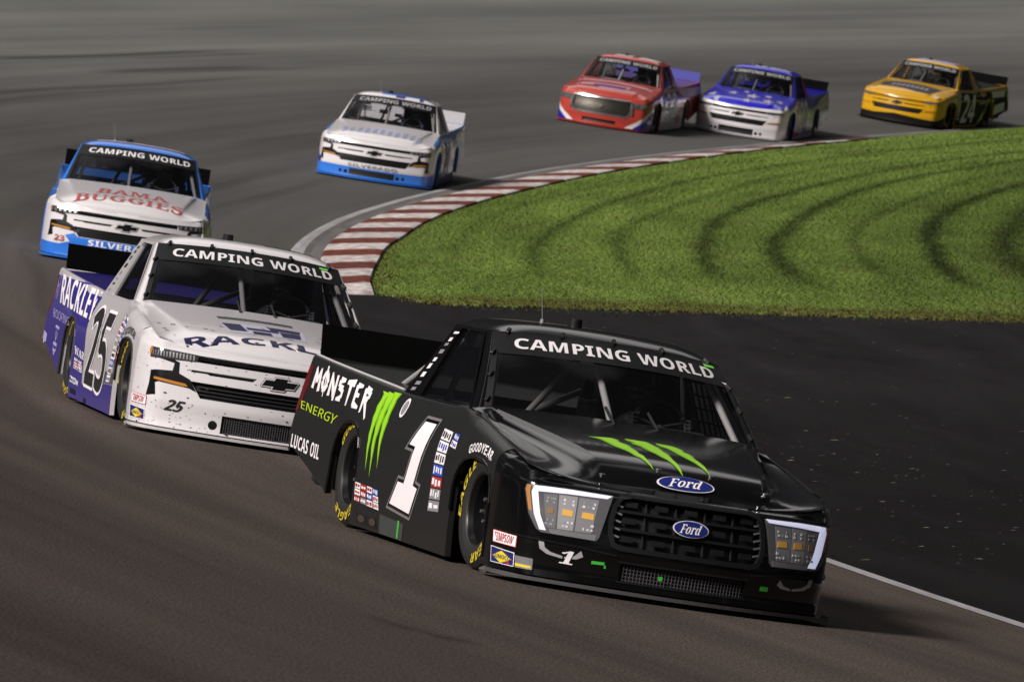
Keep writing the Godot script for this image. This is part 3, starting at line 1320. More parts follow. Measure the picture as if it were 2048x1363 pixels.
# ---------------------------------------------------------------- body, cab, bed, wheels: the same for all seven
func build_body(t: Truck, s: Dictionary) -> void:
	var n := t.node
	var body: Material = s.body
	var f := t.fine
	for e in both(t):
		var mb := MB.new()
		conform(mb, side_low(t), e[1], 0.0, Vector2(0.12, 0.055) * f, 0.035)
		conform(mb, rect(-2.715, 0.0, 0.55, 1.0), t.roll_r if e[0] < 0.0 else t.roll_l, 0.0, Vector2(0.2, 0.25))
		conform(mb, rect(0.55, 0.0, 1.757, 1.0), t.roll_r if e[0] < 0.0 else t.roll_l, 0.0, Vector2(0.05, 0.125) * minf(f, 1.4))
		obj("side_panel", mb, s.side, n)
	var hb := MB.new()
	var hf := minf(f, 1.25)
	for hx in [[-1.0, -0.7], [-0.7, 0.7], [0.7, 1.0]]:
		conform(hb, rect(hx[0], 0.0, hx[1], 1.0), t.top_grid, 0.0, Vector2(0.05, 0.03) * hf)
	obj("hood", hb, s.hood, n)
	# front fascia with its openings
	var edge := [-1.382, 0.06, 1.382, 0.06]
	for i in 141:
		var a := 1.382 - 2.764 * i / 140.0
		edge.append(a)
		edge.append(t.nose_top(a) - 0.0006)
	var nb := MB.new()
	conform(nb, poly(edge), t.nose, 0.0, Vector2(0.05, 0.035) * minf(f, 1.3), 0.0, s.openings)
	for c in s.openings:
		lip_edge(nb, c, t.nose, 0.0, 0.05, 0.06 * f, -1.0)
	obj("front_bumper", nb, s.nose, n)
	var bk := MB.new()
	for c in s.openings:
		for big in Geometry2D.offset_polygon(c, 0.012):
			conform(bk, big, t.nose, -0.045, Vector2(0.1, 0.1))
	obj("grille_backing", bk, mat("grille_dark", Color(0.006, 0.006, 0.007), 0.5), n)
	# rolled lips round the wheel openings
	for e in both(t):
		for arc_ in [[[-1.79, 0.17], [-1.765, 0.41], [-1.73, 0.50], [-1.66, 0.575], [-1.58, 0.618], [-1.48, 0.64], [-1.36, 0.635], [-1.27, 0.60], [-1.215, 0.55], [-1.185, 0.49], [-1.165, 0.32]], [[0.965, 0.30], [0.955, 0.44], [0.985, 0.51], [1.04, 0.565], [1.13, 0.607], [1.24, 0.627], [1.37, 0.633], [1.50, 0.625], [1.61, 0.598], [1.68, 0.555], [1.72, 0.50], [1.745, 0.40], [1.755, 0.25], [1.757, 0.10]]]:
			var lb := MB.new()
			var pts := []
			for q in arc_:
				pts.append(e[1].call(q[0], q[1]))
			lb.path(pts, 0.011, 8)
			obj("wheel_arch_lip", lb, s.side if not s.has("lip") else s.lip, n)
	# splitter under the nose
	var sb := MB.new()
	conform(sb, rect(-1.40, 0.0, 1.40, 1.0), t.bumper_blade, 0.0, Vector2(0.07, 0.25) * f, 0.022)
	obj("front_splitter", sb, s.splitter, n)
	# roof, pillars, rails
	var rb := MB.new()
	conform(rb, rect(-0.999, 0.0, 0.999, 1.0), t.roof, 0.0, Vector2(0.08, 0.06) * f)
	obj("roof", rb, s.roof, n)
	for k in [[t.pillar_r, t.rail_r, t.cab_r], [t.pillar_l, t.rail_l, t.cab_l]]:
		var pb := MB.new()
		conform(pb, rect(-0.02, 0.0, 1.0, 1.0), k[0], 0.0, Vector2(0.1, 0.12))
		conform(pb, rect(0.0, 0.0, 1.0, 1.0), k[1], 0.0, Vector2(0.1, 0.12))
		obj("windshield_pillar", pb, s.cab, n)
		var cb := MB.new()
		var hole := poly([0.66, 0.885, 0.14, 1.318, -0.32, 1.318, -0.345, 1.29, -0.40, 0.885])
		conform(cb, poly([0.72, 0.868, 0.165, 1.330, -0.47, 1.330, -0.77, 0.868]), k[2], 0.0, Vector2(0.07, 0.05), 0.0, [hole])
		lip_edge(cb, hole, k[2], 0.0, 0.03, 0.08, -1.0)
		obj("rear_pillar", cb, s.cab, n)
		var wb := MB.new()
		conform(wb, poly([0.665, 0.88, 0.13, 1.322, -0.33, 1.322, -0.41, 0.88]), k[2], -0.018, Vector2(0.3, 0.2))
		obj("side_window", wb, glass("side_glass", Color(0.004, 0.004, 0.005), 0.62), n)
	var ws := MB.new()
	conform(ws, rect(-1.0, 0.0, 1.0, 1.0), t.screen, -0.004, Vector2(0.12, 0.12) * f)
	obj("windshield", ws, glass("windshield_glass", Color(0.012, 0.012, 0.014), 0.16), n)
	var wf := MB.new()
	for r in [rect(-1.0, 0.0, -0.955, 0.70), rect(0.955, 0.0, 1.0, 0.70), rect(-0.955, 0.0, 0.955, 0.035)]:
		conform(wf, r, t.screen, 0.001, Vector2(0.12, 0.1) * f)
	obj("windshield_seal", wf, mat("seal", Color(0.008, 0.008, 0.009), 0.45), n)
	var bn := MB.new()
	conform(bn, rect(-1.0, 0.70, 1.0, 1.0), t.screen, 0.0015, Vector2(0.12, 0.08) * f)
	obj("windshield_banner", bn, mat("banner_black", Color(0.006, 0.006, 0.007), 0.3), n)
	var tb := MB.new()
	letter(tb, "CAMPING", t.screen, box_quad(-0.83, 0.775, 0.105, 0.915), 0.004, null, 0.0, 0.3)
	obj("banner_lettering", tb, s.banner, n)
	var tc := MB.new()
	letter(tc, "WORLD", t.screen, box_quad(0.185, 0.775, 0.885, 0.915), 0.004, null, 0.0, 0.3)
	obj("banner_lettering", tc, s.banner, n)
	var rg := MB.new()
	var rh := rect(-0.86, 0.10, 0.86, 0.90)
	conform(rg, rect(-1.0, 0.0, 1.0, 1.0), t.rear, 0.0, Vector2(0.10, 0.06), 0.0, [rh])
	obj("cab_back", rg, s.cab, n)
	var rw := MB.new()
	conform(rw, rect(-0.88, 0.08, 0.88, 0.92), t.rear, -0.006, Vector2(0.4, 0.4))
	obj("rear_window", rw, glass("rear_glass", Color(0.01, 0.01, 0.012), 0.25), n)
	# bed cover, tail, spoiler
	var db := MB.new()
	conform(db, poly([-0.885, -0.765, 0.885, -0.765, 0.925, -2.69, -0.925, -2.69]), t.deck, 0.0, Vector2(0.2, 0.2), 0.03)
	obj("bed_cover", db, s.bed, n)
	var tl := MB.new()
	conform(tl, poly([-0.945, 0.97, 0.945, 0.97, 0.98, 0.36, -0.98, 0.36]), t.tail, 0.0, Vector2(0.2, 0.15), 0.03)
	obj("tailgate", tl, s.side, n)
	var sp := MB.new()
	conform(sp, poly([-0.915, 0.968, 0.915, 0.968, 0.915, 1.165, -0.915, 1.165]), t.blade, 0.0, Vector2(0.3, 0.1), 0.012)
	conform(sp, poly([-0.915, 0.968, 0.915, 0.968, 0.915, 1.165, -0.915, 1.165]), t.blade, -0.012, Vector2(0.3, 0.1))
	obj("spoiler", sp, s.spoiler, n)
	for x in [-0.6, 0.0, 0.6]:
		var br := MB.new()
		br.tube(Vector3(x, 0.975, -2.90), Vector3(x, 1.12, -2.765), 0.008, 0.008, 6)
		obj("spoiler_brace", br, mat("bar_grey", Color(0.16, 0.16, 0.17), 0.4), n)
	# taillights wrap round the corners
	for e in both(t):
		var lt := MB.new()
		conform(lt, poly([-2.715, 0.91, -2.64, 0.90, -2.66, 0.75, -2.78, 0.60, -2.82, 0.615]), e[1], 0.003, Vector2(0.1, 0.1), 0.006)
		obj("taillight", lt, s.tail_lamp, n)
	# dark structure inside: floor, engine bay, wheel boxes
	var ub := MB.new()
	ub.box(Vector3(0, 0.30, -0.2), Vector3(1.28, 0.40, 4.6))
	ub.box(Vector3(0, 0.22, 0.0), Vector3(1.74, 0.24, 1.75))
	ub.box(Vector3(0, 0.36, 1.35), Vector3(1.26, 0.44, 1.5))
	ub.box(Vector3(0, 0.30, -2.35), Vector3(1.7, 0.25, 0.75))
	obj("underbody", ub, mat("underbody", Color(0.006, 0.006, 0.006), 0.8), n)
	build_cabin(t, s)
	for w in [[-1.0, 1.42], [1.0, 1.42], [-1.0, -1.42], [1.0, -1.42]]:
		build_wheel(t, w[0], w[1])
	# roof camera pod and whip aerial
	var pod := MB.new()
	var pc := t.roof(-0.19, 0.42)
	pod.tube(pc - Vector3(0, 0.01, 0), pc + Vector3(0, 0.045, 0), 0.042, 0.038, 14)
	obj("roof_camera", pod, mat("pod_black", Color(0.01, 0.01, 0.011), 0.35), n)
	var an := MB.new()
	var ab := t.roof(-0.45, 0.50)
	an.tube(ab - Vector3(0, 0.005, 0), ab + Vector3(0, 0.02, 0), 0.014, 0.012, 10)
	an.tube(ab + Vector3(0, 0.01, 0), ab + Vector3(-0.030, 0.20, -0.01), 0.0022, 0.0016, 5)
	obj("aerial", an, mat("aerial_grey", Color(0.25, 0.25, 0.25), 0.4), n)
	# tabs that hold the windshield
	if f < 1.5:
		var spots := []
		for u in [-0.88, -0.44, 0.0, 0.44, 0.88]:
			spots.append([Vector2(u, 0.995), 0.02])
		for v in [0.12, 0.42, 0.70]:
			spots.append([Vector2(-0.985, v), 0.02])
			spots.append([Vector2(0.985, v), 0.02])
		for q in spots:
			var p: Vector3 = t.screen(q[0].x, q[0].y)
			var nn := surf_normal(t.screen, q[0].x, q[0].y, p)
			var clip := MB.new()
			var bb := Basis.looking_at(nn, Vector3(0, 1, 0.2))
			clip.box(p + nn * 0.010, Vector3(0.022, 0.045, 0.02), bb)
			obj("windshield_clip", clip, mat("clip_black", Color(0.01, 0.01, 0.01), 0.4), n)
		for u in [-0.16, 0.16]:
			var wb2 := MB.new()
			var a: Vector3 = t.screen(u, 0.0) + Vector3(0, -0.002, 0.09)
			var b: Vector3 = t.screen(u - 0.02, 0.17) + Vector3(0, 0.004, 0.008)
			wb2.tube(a, b, 0.011, 0.009, 6)
			obj("windshield_brace", wb2, mat("clip_black"), n)
		# hood pins
		for x in [-0.50, -0.177, 0.135, 0.47]:
			var pin := MB.new()
			var c: Vector3 = t.hood(x, 2.19)
			pin.tube(c - Vector3(0, 0.005, 0), c + Vector3(0, 0.016, 0.004), 0.011, 0.007, 8)
			pin.tube(c + Vector3(-0.016, 0.012, 0), c + Vector3(0.02, 0.014, 0.006), 0.003, 0.003, 5)
			obj("hood_pin", pin, mat("steel_bright", Color(0.62, 0.62, 0.62), 0.25, 0.9), n)


func build_cabin(t: Truck, s: Dictionary) -> void:
	var n := t.node
	var dark := mat("cabin_dark", Color(0.010, 0.010, 0.011), 0.7)
	var pad := mat("roll_pad", Color(0.02, 0.02, 0.022), 0.75)
	var bar := mat("roll_bar_%s" % s.bars, s.bars, 0.35)
	var d := MB.new()
	d.box(Vector3(0, 0.80, 0.72), Vector3(1.50, 0.14, 0.34))
	d.box(Vector3(0, 0.88, 0.80), Vector3(1.36, 0.04, 0.30), Basis(Vector3.RIGHT, -0.1))
	d.box(Vector3(0.36, 0.90, 0.62), Vector3(0.40, 0.07, 0.12))
	obj("dashboard", d, dark, n)
	var fl := MB.new()
	fl.box(Vector3(0, 0.42, 0.0), Vector3(1.66, 0.03, 1.5))
	fl.box(Vector3(0, 0.66, -0.66), Vector3(1.66, 0.44, 0.03))
	for sx in [-1.0, 1.0]:
		fl.box(Vector3(0.835 * sx, 0.66, 0.0), Vector3(0.02, 0.40, 1.35))
	obj("cabin_floor", fl, dark, n)
	var seat := MB.new()
	seat.box(Vector3(0.36, 0.50, -0.16), Vector3(0.46, 0.10, 0.46))
	seat.box(Vector3(0.36, 0.82, -0.40), Vector3(0.50, 0.62, 0.08), Basis(Vector3.RIGHT, -0.16))
	for sx in [-1.0, 1.0]:
		seat.box(Vector3(0.36 + 0.25 * sx, 0.78, -0.30), Vector3(0.04, 0.46, 0.24))
		seat.box(Vector3(0.36 + 0.20 * sx, 1.13, -0.22), Vector3(0.035, 0.20, 0.30), Basis(Vector3.UP, 0.12 * sx))
	seat.box(Vector3(0.36, 1.15, -0.37), Vector3(0.34, 0.22, 0.05))
	obj("seat", seat, pad, n)
	var wheel := MB.new()
	var wc := Vector3(0.36, 0.93, 0.40)
	var wu := Vector3(0, 0.93, -0.36)
	var pr := Vector3.ZERO
	for i in 25:
		var a := TAU * i / 24.0
		var p := wc + Vector3.RIGHT * cos(a) * 0.165 + wu * sin(a) * 0.165
		if i > 0:
			wheel.tube(pr, p, 0.013, 0.013, 6)
		pr = p
	for a in [0.3, 2.84, 4.71]:
		wheel.tube(wc, wc + Vector3.RIGHT * cos(a) * 0.165 + wu * sin(a) * 0.165, 0.010, 0.010, 5)
	wheel.tube(wc, wc + Vector3(0, -0.08, 0.25), 0.02, 0.02, 6)
	obj("steering_wheel", wheel, pad, n)
	var runs := []
	for sx in [-1.0, 1.0]:
		runs.append([Vector3(0.78 * sx, 0.45, 0.62), Vector3(0.765 * sx, 0.90, 0.66), Vector3(0.625 * sx, 1.295, 0.22), Vector3(0.60 * sx, 1.32, -0.42), Vector3(0.76 * sx, 0.50, -0.58)])
		runs.append([Vector3(0.60 * sx, 1.31, -0.42), Vector3(0.70 * sx, 0.86, -1.6)])
		runs.append([Vector3(0.79 * sx, 0.62, -0.50), Vector3(0.80 * sx, 0.62, 0.6)])
		runs.append([Vector3(0.79 * sx, 0.78, -0.50), Vector3(0.80 * sx, 0.78, 0.6)])
	runs.append([Vector3(-0.60, 1.32, -0.42), Vector3(0.60, 1.32, -0.42)])
	runs.append([Vector3(-0.62, 1.295, 0.22), Vector3(0.62, 1.295, 0.22)])
	runs.append([Vector3(-0.74, 0.56, -0.55), Vector3(0.56, 1.30, -0.43)])
	runs.append([Vector3(-0.76, 0.86, -0.52), Vector3(0.76, 0.86, -0.52)])
	runs.append([Vector3(-0.06, 0.88, 0.86), Vector3(-0.06, 1.31, 0.24)])
	runs.append([Vector3(-0.42, 0.55, -0.5), Vector3(-0.10, 1.30, 0.2)])
	for r in runs:
		var mb := MB.new()
		mb.path(r, 0.021, 8)
		obj("roll_bar", mb, bar, n)
	# window net on the driver's side
	var net := MB.new()
	for i in 7:
		var z := lerpf(-0.34, 0.30, i / 6.0)
		net.tube(t.cab_l(z, 0.89) - Vector3(0.05, 0, 0), t.cab_l(clampf(z, -0.3, 0.1), 1.30) - Vector3(0.05, 0, 0), 0.007, 0.007, 4)
	for i in 6:
		var y := lerpf(0.91, 1.29, i / 5.0)
		net.tube(t.cab_l(-0.36, y) - Vector3(0.05, 0, 0), t.cab_l(lerpf(0.42, 0.12, i / 5.0), y) - Vector3(0.05, 0, 0), 0.008, 0.008, 4)
	obj("window_net", net, dark, n)
	if s.has("cabin_notes"):
		# decals on the bulkhead that show through the windshield
		for q in s.cabin_notes:
			var nb := MB.new()
			nb.box(Vector3(q[0], q[1], -0.50), Vector3(q[2], q[3], 0.006))
			obj("cabin_decal", nb, q[4], n)


func tyre_mesh() -> ArrayMesh:
	var mb := MB.new()
	mb.lathe_x(Vector3.ZERO, [Vector2(0.200, 0.118), Vector2(0.215, 0.132), Vector2(0.245, 0.142), Vector2(0.285, 0.144), Vector2(0.315, 0.136), Vector2(0.333, 0.120), Vector2(0.343, 0.098), Vector2(0.346, 0.05), Vector2(0.346, -0.05), Vector2(0.343, -0.098), Vector2(0.333, -0.120), Vector2(0.30, -0.138), Vector2(0.24, -0.140), Vector2(0.20, -0.12)], 56, -1.0)
	return mb.mesh()


func rim_mesh() -> ArrayMesh:
	var mb := MB.new()
	mb.lathe_x(Vector3.ZERO, [Vector2(0.206, 0.128), Vector2(0.200, 0.122), Vector2(0.188, 0.095), Vector2(0.180, 0.03), Vector2(0.172, 0.012), Vector2(0.150, 0.018), Vector2(0.115, 0.052), Vector2(0.085, 0.058), Vector2(0.080, 0.05), Vector2(0.045, 0.052), Vector2(0.040, 0.085), Vector2(0.0, 0.088)], 44, -1.0)
	return mb.mesh()


var shared := {}


func build_wheel(t: Truck, sg: float, z: float) -> void:
	if shared.is_empty():
		shared.tyre = tyre_mesh()
		shared.tyre.surface_set_material(0, mat("tyre_rubber", Color(0.013, 0.013, 0.013), 0.62))
		shared.rim = rim_mesh()
		shared.rim.surface_set_material(0, mat("rim_black", Color(0.008, 0.008, 0.009), 0.28, 0.3))
		shared.words = []
		for txt in [["GOODYEAR", 0.5 * PI, 1.05], ["EAGLE", 1.5 * PI, 0.72]]:
			var lb := MB.new()
			var face := func(a: float, r: float) -> Vector3: return Vector3(0.1445 - pow((r - 0.265) / 0.09, 2.0) * 0.012, r * sin(a), r * cos(a))
			var mid: float = txt[1]
			var half: float = txt[2]
			letter(lb, txt[0], face, [Vector2(mid - half, 0.310), Vector2(mid + half, 0.310), Vector2(mid + half, 0.258), Vector2(mid - half, 0.258)], 0.003, null, 0.05, 0.2)
			var lm := lb.mesh()
			lm.surface_set_material(0, mat("tyre_yellow", Color(0.52, 0.42, 0.02), 0.6))
			shared.words.append(lm)
		var nb := MB.new()
		nb.tube(Vector3(0.045, 0, 0), Vector3(0.085, 0, 0), 0.013, 0.011, 6)
		shared.nut = nb.mesh()
		shared.nut.surface_set_material(0, mat("steel_bright", Color(0.62, 0.62, 0.62), 0.25, 0.9))
		var vb := MB.new()
		vb.lathe_x(Vector3.ZERO, [Vector2(0.028, 0.030), Vector2(0.0, 0.034)], 12, -1.0)
		shared.vent = vb.mesh()
		shared.vent.surface_set_material(0, mat("grille_dark", Color(0.006, 0.006, 0.007), 0.5))
	var w := Node3D.new()
	name_it(w, "wheel", t.node)
	w.position = Vector3(sg * 0.822, 0.346, z)
	w.rotation = Vector3(fmod(z * 3.7 + sg, TAU), 0.0, 0.0)
	if sg < 0.0:
		w.basis = Basis(Vector3.UP, PI) * w.basis
	if z > 0.0:
		w.basis = Basis(Vector3.UP, 0.045) * w.basis
	t.node.add_child(w, true)
	var put := func(called: String, m: Mesh, at: Vector3) -> void:
		var o := MeshInstance3D.new()
		o.mesh = m
		o.position = at
		name_it(o, called, w)
		w.add_child(o, true)
	put.call("tyre", shared.tyre, Vector3.ZERO)
	put.call("rim", shared.rim, Vector3.ZERO)
	for wm in shared.words:
		put.call("tyre_lettering", wm, Vector3.ZERO)
	if t.fine < 1.5:
		for i in 5:
			var a := TAU * i / 5.0
			put.call("wheel_nut", shared.nut, Vector3(0.012, 0.066 * cos(a), 0.066 * sin(a)))
		for i in 10:
			var a := TAU * (i + 0.5) / 10.0
			put.call("rim_vent", shared.vent, Vector3(0.0, 0.140 * cos(a), 0.140 * sin(a)))


# ---------------------------------------------------------------- the three kinds of front
func openings_of(kind: String) -> Array:
	if kind == "oval":
		return [poly([-0.46, 0.43, -0.45, 0.51, -0.42, 0.562, -0.36, 0.578, 0.36, 0.578, 0.42, 0.562, 0.45, 0.51, 0.46, 0.43, 0.455, 0.36, 0.43, 0.30, 0.38, 0.285, -0.38, 0.285, -0.43, 0.30, -0.455, 0.36]), rect(-0.375, 0.10, 0.375, 0.208)]
	if kind == "wide":
		return [poly([-0.62, 0.60, 0.62, 0.60, 0.63, 0.42, 0.58, 0.30, -0.58, 0.30, -0.63, 0.42]), rect(-0.36, 0.10, 0.36, 0.175)]
	return [poly([-0.63, 0.612, 0.63, 0.612, 0.64, 0.562, -0.64, 0.562]), poly([-0.655, 0.420, 0.655, 0.420, 0.565, 0.305, -0.565, 0.305]), rect(-0.385, 0.075, 0.385, 0.205),
		poly([-0.665, 0.503, -0.17, 0.507, -0.20, 0.481, -0.52, 0.480, -0.545, 0.488, -0.668, 0.486]), poly([0.668, 0.486, 0.545, 0.488, 0.52, 0.480, 0.20, 0.481, 0.17, 0.507, 0.665, 0.503])]


func mesh_screen(t: Truck, x0: float, y0: float, x1: float, y1: float, step: float, called: String) -> void:
	var mb := MB.new()
	var x := x0 + step * 0.5
	while x < x1:
		mb.tube(t.nose(x, y0) - Vector3(0, 0, 0.02), t.nose(x, y1) - Vector3(0, 0, 0.02), 0.0032, 0.0032, 4)
		x += step
	var y := y0 + step * 0.5
	while y < y1:
		for i in 8:
			mb.tube(t.nose(lerpf(x0, x1, i / 8.0), y) - Vector3(0, 0, 0.02), t.nose(lerpf(x0, x1, (i + 1) / 8.0), y) - Vector3(0, 0, 0.02), 0.0036, 0.0036, 4)
		y += step
	obj(called, mb, mat("screen_grey", Color(0.045, 0.045, 0.048), 0.45), t.node)


func strip(x0: float, y0: float, x1: float, y1: float, w: float) -> PackedVector2Array:
	var d := (Vector2(x1, y1) - Vector2(x0, y0)).normalized().orthogonal() * w * 0.5
	return PackedVector2Array([Vector2(x0, y0) - d, Vector2(x1, y1) - d, Vector2(x1, y1) + d, Vector2(x0, y0) + d])


func front_bowtie(t: Truck, s: Dictionary) -> void:
	var black := mat("gloss_black", Color(0.007, 0.007, 0.008), 0.18, 0.0, 0.5)
	var lens := mat("lamp_lens", Color(0.05, 0.05, 0.055), 0.12, 0.3, 0.6)
	var chrome := mat("lamp_chrome", Color(0.55, 0.55, 0.58), 0.2, 0.8)
	var amber := mat("lamp_amber", Color(0.42, 0.17, 0.015), 0.25, 0.0, 0.5)
	for sg in [-1.0, 1.0]:
		var hl := Node3D.new()
		name_it(hl, "headlight", t.node)
		t.node.add_child(hl, true)
		var q := PackedVector2Array()
		for p in poly([0.63, 0.612, 0.80, 0.618, 1.04, 0.625, 1.055, 0.60, 1.03, 0.548, 0.85, 0.553, 0.64, 0.562]):
			q.append(Vector2(p.x * sg, minf(p.y, t.nose_top(p.x) - 0.004)))
		if sg < 0.0:
			q.reverse()
		var mb := MB.new()
		conform(mb, q, t.nose, 0.004, Vector2(0.06, 0.04), 0.01)
		obj("lamp_housing", mb, lens, hl)
		for i in (14 if t.fine < 1.5 else 6):
			var k := i / (13.0 if t.fine < 1.5 else 5.0)
			var x := lerpf(0.66, 1.0, k)
			var c := MB.new()
			var w := 0.007 if t.fine < 1.5 else 0.016
			var cell_ := PackedVector2Array([Vector2((x - w) * sg, 0.568), Vector2((x + w) * sg, 0.566), Vector2((x + w + 0.004) * sg, 0.606), Vector2((x - w + 0.004) * sg, 0.606)])
			if Geometry2D.is_polygon_clockwise(cell_):
				cell_.reverse()
			conform(c, cell_, t.nose, 0.0065, Vector2(0.1, 0.1))
			obj("lamp_facet", c, chrome, hl)
		var am := MB.new()
		var aq := PackedVector2Array([Vector2(1.025 * sg, 0.553), Vector2(1.052 * sg, 0.60), Vector2(1.04 * sg, 0.622), Vector2(1.015 * sg, 0.62)])
		if Geometry2D.is_polygon_clockwise(aq):
			aq.reverse()
		conform(am, aq, t.nose, 0.0066, Vector2(0.1, 0.1))
		obj("side_marker", am, amber, hl)
	var duct: Material = s.get("duct", black)
	nose_paint(t, "headlight_hook", poly([1.0, 0.580, 0.80, 0.552, 0.762, 0.540, 0.752, 0.462, 0.660, 0.428, 0.600, 0.345, 0.66, 0.365, 0.90, 0.382, 0.928, 0.372, 0.905, 0.285, 1.005, 0.268, 0.99, 0.36, 0.995, 0.455, 0.93, 0.465, 0.805, 0.474, 0.80, 0.530, 0.985, 0.560]), duct, 0.002)
	nose_paint(t, "fog_lamp", poly([0.945, 0.413, 0.69, 0.394, 0.668, 0.376, 0.71, 0.374, 0.945, 0.396]), amber, 0.005, 0.008)
	# bars across the openings
	for y in [0.588]:
		nose_paint(t, "grille_bar", rect(-0.62, y - 0.006, 0.62, y + 0.006), s.get("bars_front", black), -0.015, 0.02, false)
	for y in [0.335, 0.362, 0.390]:
		nose_paint(t, "grille_bar", rect(-0.60, y - 0.005, 0.60, y + 0.005), mat("bar_black", Color(0.022, 0.022, 0.024), 0.3), -0.018, 0.02, false)
	if t.fine < 1.5:
		mesh_screen(t, -0.385, 0.075, 0.385, 0.205, 0.018, "air_dam_screen")
	# the emblem
	var tie := [-0.132, 0.470, -0.105, 0.513, -0.043, 0.513, -0.030, 0.534, 0.062, 0.534, 0.049, 0.513, 0.137, 0.513, 0.110, 0.470, 0.048, 0.470, 0.035, 0.449, -0.057, 0.449, -0.044, 0.470]
	var base := poly(tie)
	var k := 0
	for g in [[0.011, black], [0.0075, s.emblem_rim], [0.0, black]]:
		for o in Geometry2D.offset_polygon(base, g[0], Geometry2D.JOIN_MITER):
			var mb := MB.new()
			conform(mb, o, t.nose, 0.005 + 0.0025 * k, Vector2(0.1, 0.1), 0.004)
			obj("emblem", mb, g[1], t.node)
		k += 1
	if s.get("tow_holes", true):
		for x in [-0.446, 0.446]:
			nose_paint(t, "brake_duct", oval(x, 0.127, 0.033, 0.034), black, 0.002, 0.0, false)
			if t.fine > 1.5:
				nose_paint(t, "brake_duct", oval(x * 1.22, 0.13, 0.028, 0.030), black, 0.002, 0.0, false)


